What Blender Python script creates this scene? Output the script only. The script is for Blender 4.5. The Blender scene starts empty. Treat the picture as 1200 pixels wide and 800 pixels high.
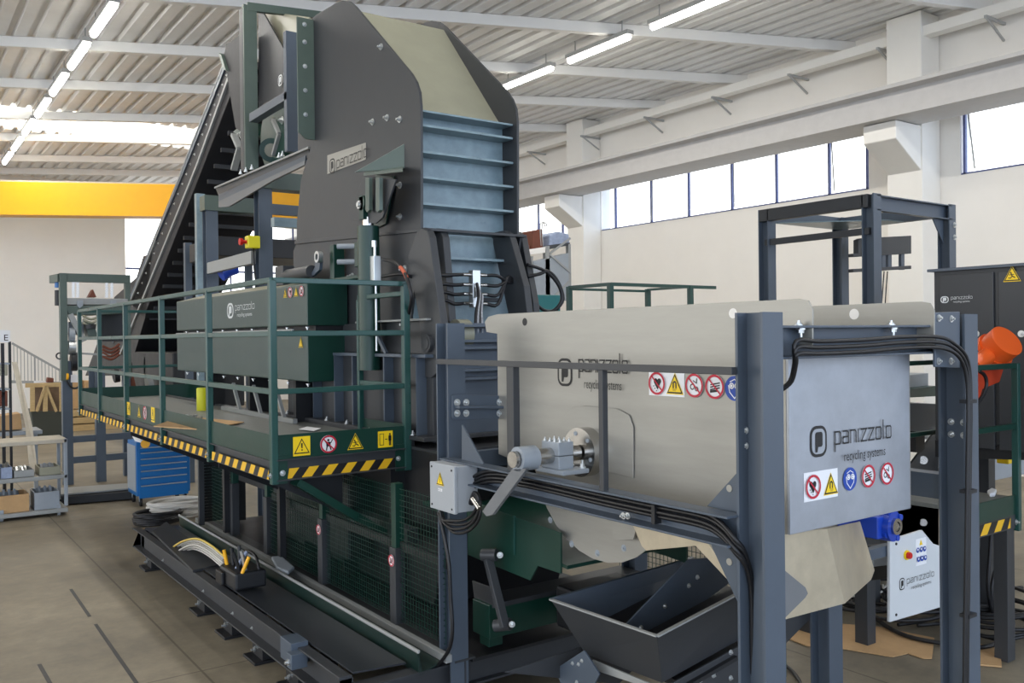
import bpy, bmesh, math, random
from mathutils import Vector, Matrix
random.seed(7)
COL = bpy.context.scene.collection

# ------------------------------------------------------------------ camera
F, YAW, PITCH, ROLL = 1038.65, .620382, .0057823, .0113037
CAMH = 2.2
fw = Vector((math.sin(YAW)*math.cos(PITCH), math.cos(YAW)*math.cos(PITCH), -math.sin(PITCH)))
r0 = Vector((math.cos(YAW), -math.sin(YAW), 0)); d0 = fw.cross(r0)
rr = r0*math.cos(ROLL)+d0*math.sin(ROLL); dd = -r0*math.sin(ROLL)+d0*math.cos(ROLL)
CP = Vector((0, 0, CAMH))
cam = bpy.data.cameras.new('camera'); co = bpy.data.objects.new('camera', cam); COL.objects.link(co)
cam.sensor_width = 36; cam.lens = F*36/1200; cam.clip_end = 200
m = Matrix((rr, -dd, -fw)).transposed().to_4x4(); m.translation = CP; co.matrix_world = m
bpy.context.scene.camera = co
# measured points: where the sight line of a photo point meets a known plane of the building or machine
def ray(u, v): return fw*F+rr*(u-600)+dd*(v-400)
def X(u, v, x): d = ray(u, v); return CP+d*(x/d.x)
def Y(u, v, y): d = ray(u, v); return CP+d*(y/d.y)
def Z(u, v, z): d = ray(u, v); return CP+d*((z-CAMH)/d.z)

# ------------------------------------------------------------------ materials
def lin(c):
    return tuple(((x/255)/12.92 if x/255 <= .04045 else ((x/255+.055)/1.055)**2.4) for x in c)+(1,)
MATS = {}
def mat(name, rgb, rough=.5, metal=0, noise=.0, scale=6, bump=0, bscale=60, stretch=None, emit=0, rgb2=None, spec=.5, alpha=None, coat=0):
    if name in MATS: return MATS[name]
    M = bpy.data.materials.new(name); M.use_nodes = True; nt = M.node_tree; b = nt.nodes['Principled BSDF']
    b.inputs['Base Color'].default_value = lin(rgb); b.inputs['Roughness'].default_value = rough; b.inputs['Metallic'].default_value = metal
    b.inputs['Specular IOR Level'].default_value = spec
    b.inputs['Coat Weight'].default_value = coat
    if emit: b.inputs['Emission Color'].default_value = lin(rgb); b.inputs['Emission Strength'].default_value = emit
    if noise or bump:
        tc = nt.nodes.new('ShaderNodeTexCoord'); mp = nt.nodes.new('ShaderNodeMapping'); nt.links.new(tc.outputs['Object'], mp.inputs[0])
        if stretch: mp.inputs['Scale'].default_value = stretch
    if noise:
        n = nt.nodes.new('ShaderNodeTexNoise'); n.inputs['Scale'].default_value = scale; n.inputs['Detail'].default_value = 8; n.inputs['Roughness'].default_value = .65
        nt.links.new(mp.outputs[0], n.inputs['Vector'])
        cr = nt.nodes.new('ShaderNodeValToRGB'); c = lin(rgb); c2 = lin(rgb2) if rgb2 else tuple(min(1, x*(1+noise)) for x in c[:3])+(1,)
        c1 = tuple(x*(1-noise) for x in c[:3])+(1,) if not rgb2 else c
        cr.color_ramp.elements[0].color = c1; cr.color_ramp.elements[1].color = c2
        cr.color_ramp.elements[0].position = .32; cr.color_ramp.elements[1].position = .68
        nt.links.new(n.outputs['Fac'], cr.inputs[0]); nt.links.new(cr.outputs[0], b.inputs['Base Color'])
        mr = nt.nodes.new('ShaderNodeMapRange'); mr.inputs['To Min'].default_value = max(.05, rough-.08); mr.inputs['To Max'].default_value = min(1, rough+.08)
        nt.links.new(n.outputs['Fac'], mr.inputs['Value']); nt.links.new(mr.outputs[0], b.inputs['Roughness'])
    if bump:
        n2 = nt.nodes.new('ShaderNodeTexNoise'); n2.inputs['Scale'].default_value = bscale; nt.links.new(mp.outputs[0], n2.inputs['Vector'])
        bp = nt.nodes.new('ShaderNodeBump'); bp.inputs['Strength'].default_value = bump; bp.inputs['Distance'].default_value = .01
        nt.links.new(n2.outputs['Fac'], bp.inputs['Height']); nt.links.new(bp.outputs[0], b.inputs['Normal'])
    MATS[name] = M; return M
GREY = mat('dark_grey_paint', (54, 56, 59), .46, noise=.06, scale=3, bump=.03, bscale=25)
STEEL = mat('blue_grey_paint', (76, 86, 98), .4, noise=.06, scale=4, bump=.02)
BLADE = mat('steel_blue_sky_sheen', (126, 146, 154), .3, noise=.16, scale=9, bump=.05, bscale=20)  # sky reflected by the tower front is put into this lighter blue
CREAM = mat('olive_grey_plate', (150, 148, 128), .35, noise=.06, scale=4)
GREEN = mat('dark_green_paint', (15, 55, 45), .35, noise=.08, scale=5)
GREENL = mat('rail_green_paint', (34, 74, 68), .3, noise=.06, scale=5)
MGREEN = mat('machine_green_paint', (80, 94, 86), .4, noise=.06)
COVER = mat('cover_green_grey_paint', (64, 80, 76), .4, noise=.05, scale=2)
INOX = mat('stainless_plate', (158, 156, 149), .42, metal=.45, noise=.07, scale=3, stretch=(1, .6, 5), bump=.02, bscale=40)
INOXB = mat('brushed_stainless_panel', (162, 167, 175), .4, metal=.45, noise=.10, scale=5, bump=.03, bscale=30)
INOXT = mat('tan_stainless_chute', (196, 184, 160), .38, metal=.4, noise=.10, scale=8)
CHROME = mat('turned_steel', (190, 188, 184), .22, metal=1, noise=.05, scale=20)
ZINC = mat('zinc_bolt', (205, 208, 208), .3, metal=.8)
CAST = mat('light_grey_casting', (150, 157, 164), .5, noise=.05)
RUBBER = mat('black_rubber', (20, 20, 23), .45)
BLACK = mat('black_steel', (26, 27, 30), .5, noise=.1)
DARK = mat('black_belt', (32, 32, 36), .6, noise=.15, scale=12)
YELLOW = mat('crane_yellow', (246, 178, 8), .45, noise=.03)
SYEL = mat('sign_yellow', (246, 208, 20), .45); SBLK = mat('sign_black', (18, 18, 20), .5)
SRED = mat('sign_red', (190, 22, 52), .45); SWHT = mat('sign_white', (235, 236, 238), .45); SBLU = mat('sign_blue', (20, 66, 160), .45)
HAZ = mat('hazard_yellow', (232, 182, 28), .5)
WALLM = mat('wall_paint', (240, 236, 229), .85, noise=.02, scale=1.2)
CONC = mat('column_paint', (240, 237, 230), .8, noise=.02, scale=2)
BEAMM = mat('runway_concrete', (192, 190, 188), .8, noise=.04)
DECKM = mat('roof_deck_metal', (236, 235, 233), .45, metal=0, noise=.05, scale=1.5)
ROOFB = mat('roof_beam_paint', (240, 238, 234), .6)
TUBE = mat('lit_tube', (255, 253, 245), .5, emit=12)
FIX = mat('fixture_grey', (170, 170, 168), .5)
BLUE = mat('cabinet_blue', (18, 104, 170), .4, noise=.04); BLUE2 = mat('gearmotor_blue', (22, 66, 178), .35)
ORANGE = mat('motor_orange', (226, 92, 30), .4, noise=.04)
CARD = mat('cardboard', (188, 152, 108), .85, noise=.10, scale=5)
WOOD = mat('raw_timber', (196, 168, 120), .8, noise=.12, scale=6, stretch=(1, 1, 5))
PLAST = mat('box_grey_plastic', (164, 168, 172), .45); PANELW = mat('control_box_grey', (206, 210, 212), .4)
WHITEC = mat('white_cable', (196, 192, 184), .5); RED = mat('red_plastic', (200, 30, 26), .35)
FRAMEB = mat('window_frame_blue_grey', (96, 104, 150), .5)
TEAL = mat('teal_paint', (30, 112, 112), .4)
LEVER = mat('lever_grey', (112, 114, 116), .5, noise=.06)
HOSE_R = mat('hose_orange_band', (190, 90, 60), .5); BROWN = mat('rust_brown', (108, 58, 40), .7, noise=.15)
GREYL = mat('light_grey_paint', (150, 152, 150), .45, noise=.05)
JACKET = mat('packed_blue_grey_goods', (146, 158, 182), .7, noise=.2, scale=10)

def floor_mat():
    M = bpy.data.materials.new('concrete_floor'); M.use_nodes = True; nt = M.node_tree; b = nt.nodes['Principled BSDF']
    tc = nt.nodes.new('ShaderNodeTexCoord')
    def noise(s, d=8, r=.6):
        n = nt.nodes.new('ShaderNodeTexNoise'); n.inputs['Scale'].default_value = s; n.inputs['Detail'].default_value = d; n.inputs['Roughness'].default_value = r
        nt.links.new(tc.outputs['Object'], n.inputs['Vector']); return n
    a = noise(.7); c = noise(7, 10, .7)
    r1 = nt.nodes.new('ShaderNodeValToRGB'); r1.color_ramp.elements[0].color = lin((104, 97, 84)); r1.color_ramp.elements[1].color = lin((150, 140, 120))
    r1.color_ramp.elements[0].position = .3; r1.color_ramp.elements[1].position = .7
    nt.links.new(a.outputs['Fac'], r1.inputs[0])
    r2 = nt.nodes.new('ShaderNodeValToRGB'); r2.color_ramp.elements[0].color = (.6, .58, .55, 1); r2.color_ramp.elements[1].color = (1.1, 1.08, 1.05, 1)
    r2.color_ramp.elements[0].position = .3; r2.color_ramp.elements[1].position = .62
    nt.links.new(c.outputs['Fac'], r2.inputs[0])
    mx = nt.nodes.new('ShaderNodeMix'); mx.data_type = 'RGBA'; mx.blend_type = 'MULTIPLY'; mx.inputs['Factor'].default_value = .8
    nt.links.new(r1.outputs[0], mx.inputs['A']); nt.links.new(r2.outputs[0], mx.inputs['B'])
    br = nt.nodes.new('ShaderNodeTexBrick'); br.inputs['Scale'].default_value = 1; br.offset = 0; br.inputs['Brick Width'].default_value = 3.4; br.inputs['Row Height'].default_value = 6.0
    br.inputs['Mortar Size'].default_value = .009; br.inputs['Mortar Smooth'].default_value = .3
    br.inputs['Color1'].default_value = br.inputs['Color2'].default_value = (1, 1, 1, 1); br.inputs['Mortar'].default_value = (.42, .4, .38, 1)
    mp = nt.nodes.new('ShaderNodeMapping'); mp.inputs['Location'].default_value = (1.68, .0, 0)
    nt.links.new(tc.outputs['Object'], mp.inputs[0]); nt.links.new(mp.outputs[0], br.inputs['Vector'])
    m2 = nt.nodes.new('ShaderNodeMix'); m2.data_type = 'RGBA'; m2.blend_type = 'MULTIPLY'; m2.inputs['Factor'].default_value = .8
    nt.links.new(mx.outputs['Result'], m2.inputs['A']); nt.links.new(br.outputs['Color'], m2.inputs['B'])
    nt.links.new(m2.outputs['Result'], b.inputs['Base Color'])
    mr = nt.nodes.new('ShaderNodeMapRange'); mr.inputs['To Min'].default_value = .35; mr.inputs['To Max'].default_value = .75
    nt.links.new(c.outputs['Fac'], mr.inputs['Value']); nt.links.new(mr.outputs[0], b.inputs['Roughness'])
    return M
def glass_mat():
    M = bpy.data.materials.new('window_glass'); M.use_nodes = True; nt = M.node_tree; nt.nodes.remove(nt.nodes['Principled BSDF'])
    t = nt.nodes.new('ShaderNodeBsdfTransparent'); g = nt.nodes.new('ShaderNodeBsdfGlossy'); g.inputs['Roughness'].default_value = .05
    t.inputs[0].default_value = (.93, .95, .97, 1)
    x = nt.nodes.new('ShaderNodeMixShader'); x.inputs[0].default_value = .06
    nt.links.new(t.outputs[0], x.inputs[1]); nt.links.new(g.outputs[0], x.inputs[2]); nt.links.new(x.outputs[0], nt.nodes['Material Output'].inputs[0]); return M
GLASS = glass_mat()
def skylight_mat():
    M = bpy.data.materials.new('skylight_sheet'); M.use_nodes = True; nt = M.node_tree; nt.nodes.remove(nt.nodes['Principled BSDF'])
    t = nt.nodes.new('ShaderNodeBsdfTranslucent'); t.inputs[0].default_value = (.95, .9, .78, 1)
    g = nt.nodes.new('ShaderNodeBsdfTransparent'); g.inputs[0].default_value = (.9, .86, .75, 1)
    x = nt.nodes.new('ShaderNodeMixShader'); x.inputs[0].default_value = .08
    nt.links.new(t.outputs[0], x.inputs[1]); nt.links.new(g.outputs[0], x.inputs[2]); nt.links.new(x.outputs[0], nt.nodes['Material Output'].inputs[0]); return M
SKYL = skylight_mat()

# ------------------------------------------------------------------ mesh helpers
def V3(p): return Vector(p)
class MB:
    def __init__(s): s.bm = bmesh.new(); s.mi = 0; s.sm = False
    def face(s, vs):
        try:
            f = s.bm.faces.new(vs); f.material_index = s.mi; f.smooth = s.sm; return f
        except ValueError: return None
    def verts(s, pts): return [s.bm.verts.new(Vector(p)) for p in pts]
    def hexa(s, p):
        v = s.verts(p)
        for q in ((0, 3, 2, 1), (4, 5, 6, 7), (0, 1, 5, 4), (1, 2, 6, 5), (2, 3, 7, 6), (3, 0, 4, 7)): s.face([v[i] for i in q])
        return s
    def box(s, x0, x1, y0, y1, z0, z1):
        return s.hexa([(x0, y0, z0), (x1, y0, z0), (x1, y1, z0), (x0, y1, z0), (x0, y0, z1), (x1, y0, z1), (x1, y1, z1), (x0, y1, z1)])
    def bar(s, p, q, w, h=None, up=(0, 0, 1)):
        h = w if h is None else h
        p = V3(p); q = V3(q); d = (q-p).normalized(); up = V3(up)
        if abs(d.dot(up)) > .98: up = Vector((0, 1, 0))
        a = d.cross(up).normalized()*w/2; b = a.normalized().cross(d).normalized()*h/2
        return s.hexa([p-a-b, p+a-b, q+a-b, q-a-b, p-a+b, p+a+b, q+a+b, q-a+b])
    def prism(s, pts, vec):
        pts = [V3(p) for p in pts]; vec = V3(vec)
        a = s.verts(pts); b = s.verts([p+vec for p in pts]); n = len(pts)
        s.face(a[::-1]); s.face(b)
        for i in range(n): s.face([a[i], a[(i+1) % n], b[(i+1) % n], b[i]])
        return s
    def profile(s, sec, p, q, up=(0, 0, 1)):   # sec: (a,b) section swept from p to q
        p = V3(p); q = V3(q); d = (q-p).normalized(); up = V3(up)
        if abs(d.dot(up)) > .98: up = Vector((0, 1, 0))
        a = d.cross(up).normalized(); b = a.cross(d).normalized()
        return s.prism([p+a*x+b*y for x, y in sec], q-p)
    def ibeam(s, p, q, h, b, tf=.012, tw=.008, up=(0, 0, 1)):
        H, B, w = h/2, b/2, tw/2
        return s.profile([(-B, -H), (B, -H), (B, -H+tf), (w, -H+tf), (w, H-tf), (B, H-tf), (B, H), (-B, H), (-B, H-tf), (-w, H-tf), (-w, -H+tf), (-B, -H+tf)], p, q, up)
    def channel(s, p, q, h, b, t=.01, side=1, up=(0, 0, 1)):
        H = h/2
        return s.profile([(0, -H), (side*b, -H), (side*b, -H+t), (side*t, -H+t), (side*t, H-t), (side*b, H-t), (side*b, H), (0, H)], p, q, up)
    def cyl(s, p, q, r, n=20, r2=None, smooth=True, cap=True):
        p = V3(p); q = V3(q); r2 = r if r2 is None else r2; d = (q-p).normalized(); up = Vector((0, 0, 1)) if abs(d.z) < .9 else Vector((0, 1, 0))
        a = d.cross(up).normalized(); b = a.cross(d)
        c0 = s.verts([p+(a*math.cos(t)+b*math.sin(t))*r for t in [2*math.pi*i/n for i in range(n)]])
        c1 = s.verts([q+(a*math.cos(t)+b*math.sin(t))*r2 for t in [2*math.pi*i/n for i in range(n)]])
        o = s.sm; s.sm = smooth
        for i in range(n): s.face([c0[i], c0[(i+1) % n], c1[(i+1) % n], c1[i]])
        s.sm = o
        if cap:
            e0 = s.verts([v.co for v in c0]); e1 = s.verts([v.co for v in c1]); s.face(e0[::-1]); s.face(e1)
        return s
    def ring(s, p, q, ro, ri, n=28):
        p = V3(p); q = V3(q); d = (q-p).normalized(); up = Vector((0, 0, 1)) if abs(d.z) < .9 else Vector((0, 1, 0))
        a = d.cross(up).normalized(); b = a.cross(d); T = [2*math.pi*i/n for i in range(n)]
        g = [[c+(a*math.cos(t)+b*math.sin(t))*r for t in T] for c, r in ((p, ro), (q, ro), (q, ri), (p, ri))]
        for k in range(4):
            A = s.verts(g[k]); B = s.verts(g[(k+1) % 4])
            o = s.sm; s.sm = k in (0, 2)
            for i in range(n): s.face([A[i], A[(i+1) % n], B[(i+1) % n], B[i]])
            s.sm = o
        return s
    def tube(s, pts, r, n=8, smooth_path=4):
        pts = [V3(p) for p in pts]
        if smooth_path and len(pts) > 2:
            out = []
            for i in range(len(pts)-1):
                p0 = pts[max(i-1, 0)]; p1 = pts[i]; p2 = pts[i+1]; p3 = pts[min(i+2, len(pts)-1)]
                for k in range(smooth_path):
                    t = k/smooth_path
                    out.append(.5*((2*p1)+(-p0+p2)*t+(2*p0-5*p1+4*p2-p3)*t*t+(-p0+3*p1-3*p2+p3)*t**3))
            out.append(pts[-1]); pts = out
        rings = []; a = None
        for i, p in enumerate(pts):
            d = (pts[min(i+1, len(pts)-1)]-pts[max(i-1, 0)]).normalized()
            if a is None: a = d.cross(Vector((0, 0, 1)) if abs(d.z) < .9 else Vector((0, 1, 0))).normalized()
            a = (a-d*a.dot(d)).normalized(); b = d.cross(a)
            rings.append(s.verts([p+(a*math.cos(t)+b*math.sin(t))*r for t in [2*math.pi*k/n for k in range(n)]]))
        o = s.sm; s.sm = True
        for A, B in zip(rings, rings[1:]):
            for k in range(n): s.face([A[k], A[(k+1) % n], B[(k+1) % n], B[k]])
        s.sm = o; s.face(rings[0][::-1]); s.face(rings[-1]); return s
    def bolt(s, p, n, r=.012, l=.012):
        p = V3(p); n = V3(n).normalized()
        s.cyl(p, p+n*l*.35, r*1.5, 14); s.cyl(p+n*l*.35, p+n*l, r, 6, smooth=False); s.cyl(p+n*l, p+n*l*1.8, r*.5, 8); return s
    def build(s, name, mats, parent=None, bevel=0):
        if not isinstance(mats, (list, tuple)): mats = [mats]
        bmesh.ops.recalc_face_normals(s.bm, faces=s.bm.faces)
        if parent is not None:
            o = parent; off = Vector((0, 0, 0))
            while o is not None: off += o.location; o = o.parent
            if off.length: bmesh.ops.translate(s.bm, verts=s.bm.verts, vec=-off)
        me = bpy.data.meshes.new(name); s.bm.to_mesh(me); s.bm.free()
        for x in mats: me.materials.append(x)
        o = bpy.data.objects.new(name, me); COL.objects.link(o); o.parent = parent
        if bevel:
            b = o.modifiers.new('bevel', 'BEVEL'); b.width = bevel; b.segments = 2; b.limit_method = 'ANGLE'; b.angle_limit = math.radians(40)
        return o
def part(name, m_, parent, fn, bevel=0):
    b = MB(); fn(b); return b.build(name, m_, parent, bevel)
def tag(o, label, cat, group=None):
    o['label'] = label; o['category'] = cat
    if group: o['group'] = group
    return o
def thing(name, label, cat, loc=(0, 0, 0), group=None):
    o = bpy.data.objects.new(name, None); COL.objects.link(o); o.location = loc; o.empty_display_size = .1
    return tag(o, label, cat, group)
def single(name, label, cat, m_, fn, group=None, bevel=0, loc=None):
    b = MB(); fn(b)
    cs = [v.co.copy() for v in b.bm.verts]; c = Vector((sum(v.x for v in cs)/len(cs), sum(v.y for v in cs)/len(cs), min(v.z for v in cs)))
    bmesh.ops.translate(b.bm, verts=b.bm.verts, vec=-c)
    o = b.build(name, m_, None, bevel); o.location = c
    return tag(o, label, cat, group)
def struct(name, m_, fn, parent=None, bevel=0):
    b = MB(); fn(b); o = b.build(name, m_, parent, bevel)
    if parent is None: o['kind'] = 'structure'
    return o
def lab(o, t): o['label'] = t; return o

# ------------------------------------------------------------------ flat markings (signs, lettering)
class Decal:
    def __init__(s, O, U, V=(0, 0, 1)):
        s.O = V3(O); s.U = V3(U).normalized(); s.V = V3(V).normalized(); s.N = s.U.cross(s.V); s.b = MB(); s.mats = []; s.k = 1
    def m(s, mt):
        if mt not in s.mats: s.mats.append(mt)
        s.b.mi = s.mats.index(mt)
    def pt(s, x, y, lift=None): return s.O+s.U*x+s.V*y+s.N*(s.k*.0007 if lift is None else lift)
    def poly(s, pts, mt):
        s.m(mt); s.b.face(s.b.verts([s.pt(*p) for p in pts])); s.k += 1
    def plate(s, x0, y0, x1, y1, mt, t=.0015):
        s.m(mt); s.b.prism([s.pt(*p, 0) for p in ((x0, y0), (x1, y0), (x1, y1), (x0, y1))], s.N*t); s.k = int(t/.0007)+2
    def disc(s, cx, cy, r, mt, n=32): s.poly([(cx+r*math.cos(2*math.pi*i/n), cy+r*math.sin(2*math.pi*i/n)) for i in range(n)], mt)
    def ringd(s, cx, cy, ro, ri, mt, n=32):
        s.m(mt)
        for i in range(n):
            a, b2 = 2*math.pi*i/n, 2*math.pi*(i+1)/n
            s.b.face(s.b.verts([s.pt(cx+q*math.cos(t), cy+q*math.sin(t)) for q, t in ((ri, a), (ro, a), (ro, b2), (ri, b2))]))
        s.k += 1
    def stroke(s, pts, w, mt, closed=False):
        s.m(mt); P = [Vector(p) for p in pts]
        if closed: P = P+[P[0]]
        for a, b2 in zip(P, P[1:]):
            d = (b2-a); L = d.length
            if L < 1e-6: continue
            d /= L; n = Vector((-d.y, d.x))*w/2; e = d*w/2
            s.b.face(s.b.verts([s.pt(*q) for q in (a-n-e, b2-n+e, b2+n+e, a+n-e)])); s.k += .05
        s.k = int(s.k)+1
    def rrect(s, cx, cy, w, h, r, mt, n=5):
        pts = []
        for sx, sy, a0 in ((1, 1, 0), (-1, 1, 90), (-1, -1, 180), (1, -1, 270)):
            for i in range(n+1):
                a = math.radians(a0+90*i/n); pts.append((cx+sx*(w/2-r)+r*math.cos(a), cy+sy*(h/2-r)+r*math.sin(a)))
        s.poly(pts, mt)
    def text(s, txt, x, y, size, mt, sx=1):
        c = bpy.data.curves.new('t', 'FONT'); c.body = txt; c.size = size; c.resolution_u = 2
        o = bpy.data.objects.new('t', c); COL.objects.link(o); dg = bpy.context.evaluated_depsgraph_get(); dg.update()
        me = bpy.data.meshes.new_from_object(o.evaluated_get(dg)); s.m(mt)
        for p in me.polygons:
            s.b.face(s.b.verts([s.pt(x+me.vertices[i].co.x*sx, y+me.vertices[i].co.y) for i in p.vertices]))
        bpy.data.objects.remove(o); bpy.data.curves.remove(c); bpy.data.meshes.remove(me); s.k += 1
    def build(s, name, parent): return s.b.build(name, s.mats, parent)
GL = {'p': [[(0, -.55), (0, 1), (.75, 1), (.9, .85), (.9, .15), (.75, 0), (0, 0)]],
      'a': [[(.08, 1), (.75, 1), (.9, .85), (.9, 0), (.12, 0), (0, .12), (0, .4), (.12, .52), (.9, .52)]],
      'n': [[(0, 0), (0, 1), (.75, 1), (.9, .85), (.9, 0)]], 'i': [[(0, 0), (0, 1)]],
      'z': [[(0, 1), (.9, 1), (0, 0), (.9, 0)]], 'l': [[(0, 0), (0, 1.55)]],
      'o': [[(.12, 0), (.78, 0), (.9, .12), (.9, .88), (.78, 1), (.12, 1), (0, .88), (0, .12), (.12, 0)]]}
def emblem(d, cx, cy, w, h, mt, hole):
    t = w*.11
    d.rrect(cx, cy, w, h, w*.36, mt); d.rrect(cx, cy, w-2*t, h-2*t, w*.26, hole)
    d.rrect(cx+.01*w, cy+.06*h, w*.44, h*.48, w*.1, mt); d.poly([(cx-.21*w, cy-.34*h), (cx-.08*w, cy-.34*h), (cx-.04*w, cy-.17*h), (cx-.21*w, cy)], mt)
def wordmark(d, x, y, xh, mt, sub=None, adv=1.22, asp=1.15, w=.13):
    cx = x
    for ch in 'panizzolo':
        for st in GL[ch]: d.stroke([(cx+a*xh*asp, y+b*xh) for a, b in st], w*xh, mt)
        cx += (.5 if ch in 'il' else adv)*xh*asp
    if sub: d.text('recycling systems', x+(cx-x)*.12, y-xh*1.45, xh*1.15, sub, sx=(cx-x)*.8/(xh*1.15*7.6))
    return cx
def sign(parent, kind, O, U, s, V=(0, 0, 1)):
    d = Decal(O, U, V)
    names = {'warn': 'warning_sign', 'slip': 'warning_sign', 'magnet': 'warning_sign', 'volt': 'warning_sign', 'exit': 'access_sign', 'goggles': 'mandatory_sign', 'heart': 'prohibition_sign', 'hand': 'prohibition_sign', 'walk': 'prohibition_sign', 'climb': 'prohibition_sign'}
    if kind in ('warn', 'slip', 'magnet', 'volt'):
        if kind == 'warn': d.plate(-.5*s, -.52*s, .5*s, .55*s, SYEL)
        T = [(-.46, -.4), (.46, -.4), (0, .45)]
        d.poly([(a*s*1.1, b*s*1.1) for a, b in T], SYEL); d.poly([(a*s, b*s) for a, b in T], SBLK); d.poly([(a*s*.8, (b-.02)*s*.8) for a, b in T], SYEL)
        if kind == 'warn': d.poly([(-.035*s, -.1*s), (.035*s, -.1*s), (.05*s, .18*s), (-.05*s, .18*s)], SBLK); d.disc(0, -.2*s, .045*s, SBLK)
        elif kind == 'slip':
            d.disc(-.06*s, .08*s, .045*s, SBLK); d.stroke([(-.04*s, .04*s), (.02*s, -.12*s), (.16*s, -.2*s)], .06*s, SBLK); d.stroke([(.02*s, -.12*s), (-.08*s, -.24*s), (-.18*s, -.22*s)], .045*s, SBLK); d.stroke([(-.14*s, -.04*s), (.12*s, -.02*s)], .04*s, SBLK)
        elif kind == 'magnet':
            d.stroke([(-.08*s, -.14*s), (-.08*s, .04*s), (-.03*s, .1*s), (.03*s, .1*s), (.08*s, .04*s), (.08*s, -.14*s)], .07*s, SBLK)
            for k in range(3): d.stroke([(-.12*s+k*.02*s, (-.2-k*.04)*s), (.12*s-k*.02*s, (-.2-k*.04)*s)], .012*s, SBLK)
        else: d.stroke([(.03*s, .2*s), (-.04*s, 0), (.04*s, -.02*s), (-.01*s, -.24*s)], .04*s, SBLK)
    elif kind == 'exit':
        d.plate(-.5*s, -.5*s, .5*s, .5*s, SYEL); d.stroke([(-.38*s, -.34*s), (-.12*s, -.34*s), (-.12*s, .34*s), (-.38*s, .34*s)], .035*s, SBLK, True)
        d.stroke([(0, 0), (.1*s, 0)], .05*s, SBLK); d.disc(.3*s, .3*s, .06*s, SBLK); d.rrect(.3*s, .06*s, .2*s, .34*s, .05*s, SBLK); d.stroke([(.26*s, -.1*s), (.26*s, -.36*s)], .06*s, SBLK); d.stroke([(.34*s, -.1*s), (.34*s, -.36*s)], .06*s, SBLK)
    elif kind == 'goggles':
        d.disc(0, 0, .5*s, SBLU)
        d.stroke([(-.22*s, .26*s), (0, .36*s), (.22*s, .26*s)], .035*s, SWHT); d.stroke([(-.3*s, .1*s), (-.24*s, -.16*s), (0, -.4*s), (.24*s, -.16*s), (.3*s, .1*s)], .04*s, SWHT)
        for q in (-1, 1): d.ringd(q*.14*s, .1*s, .125*s, .08*s, SWHT); d.disc(q*.14*s, .1*s, .06*s, SWHT)
    else:
        d.disc(0, 0, .5*s, SWHT)
        if kind == 'heart':
            d.disc(-.1*s, .1*s, .12*s, SBLK); d.disc(.12*s, .1*s, .12*s, SBLK); d.poly([(-.2*s, .05*s), (.02*s, -.28*s), (.23*s, .05*s)], SBLK)
            for a, b2 in ((-.2, -.12), (-.12, -.22), (-.02, -.32)): d.disc(a*s, b2*s, .03*s, SBLK)
        elif kind == 'hand':
            for y in (.16, .06, -.04): d.stroke([(-.22*s, (y-.08)*s), (.24*s, y*s)], .055*s, SBLK)
            d.stroke([(-.2*s, -.2*s), (.1*s, -.16*s)], .1*s, SBLK)
        elif kind == 'climb': 
            d.disc(0, .22*s, .07*s, SBLK); d.rrect(0, .0, .26*s, .26*s, .05*s, SBLK); d.stroke([(-.08*s, -.1*s), (-.12*s, -.32*s)], .07*s, SBLK); d.stroke([(.08*s, -.1*s), (.14*s, -.3*s)], .07*s, SBLK); d.stroke([(-.14*s, .08*s), (-.24*s, .24*s)], .05*s, SBLK); d.stroke([(.14*s, .08*s), (.24*s, .24*s)], .05*s, SBLK)
        else:
            d.ringd(-.12*s, -.06*s, .13*s, .08*s, SBLK); d.ringd(.12*s, -.14*s, .1*s, .06*s, SBLK); d.stroke([(-.05*s, .2*s), (.12*s, .1*s), (.14*s, .28*s)], .04*s, SBLK)
        d.stroke([(-.3*s, .3*s), (.3*s, -.3*s)], .07*s, SRED); d.ringd(0, 0, .5*s, .405*s, SRED)
    return d.build(names[kind], parent)
LX = (0, -1, 0)   # writing direction on faces that look towards -x
LY = (1, 0, 0)    # writing direction on faces that look towards -y

# ================================================================== SETTING
struct('floor', floor_mat(), lambda b: b.box(-14, 14.3, -9, 36, -.15, 0))
WX = 14.0
# roof deck: trapezoid sheet running along y, in front of and beyond the translucent strip
def deck(b, y0, y1, top=True):
    x = -14.0; p = []
    while x < 14.2:
        p += [(x, 7.30), (x+.175, 7.30), (x+.20, 7.37), (x+.275, 7.37)]; x += .30
    lo = [(a, y0, z) for a, z in p]; hi = [(a, y1, z) for a, z in p]
    A = b.verts(lo); B = b.verts(hi)
    for i in range(len(A)-1): b.face([A[i], A[i+1], B[i+1], B[i]])
    if top: b.box(-14, 14.3, y0, y1, 7.40, 7.46)
struct('ceiling', DECKM, lambda b: (deck(b, -9, 21.9), deck(b, 24.3, 36)))
struct('window_1', SKYL, lambda b: deck(b, 21.9, 24.3, False))
# roof beams across the hall (skewed beam by beam to match the image pixels)
n = 0
for yl, yr in ((-4.4, -5.2), (-1.6, -2.45), (1.2, .2), (4.0, 2.7), (7.0, 5.2), (10.2, 7.5), (13.35, 10.0), (13.35+2.75, 12.45), (18.85, 14.8), (21.7, 17.5), (24.25, 20.2), (27.2, 22.8), (29.4, 25.3)):
    n += 1; s_ = (yr-yl)/8.3; a = yl+(-14-3.7)*s_; c = yr+(14-12)*s_
    struct('trim_%d' % n, ROOFB, lambda b: b.prism([(-14, a-.07, 7.12), (-14, a+.07, 7.12), (-14, a+.07, 7.295), (-14, a-.07, 7.295)], (28, c-a, 0)), bevel=.01)
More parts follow.
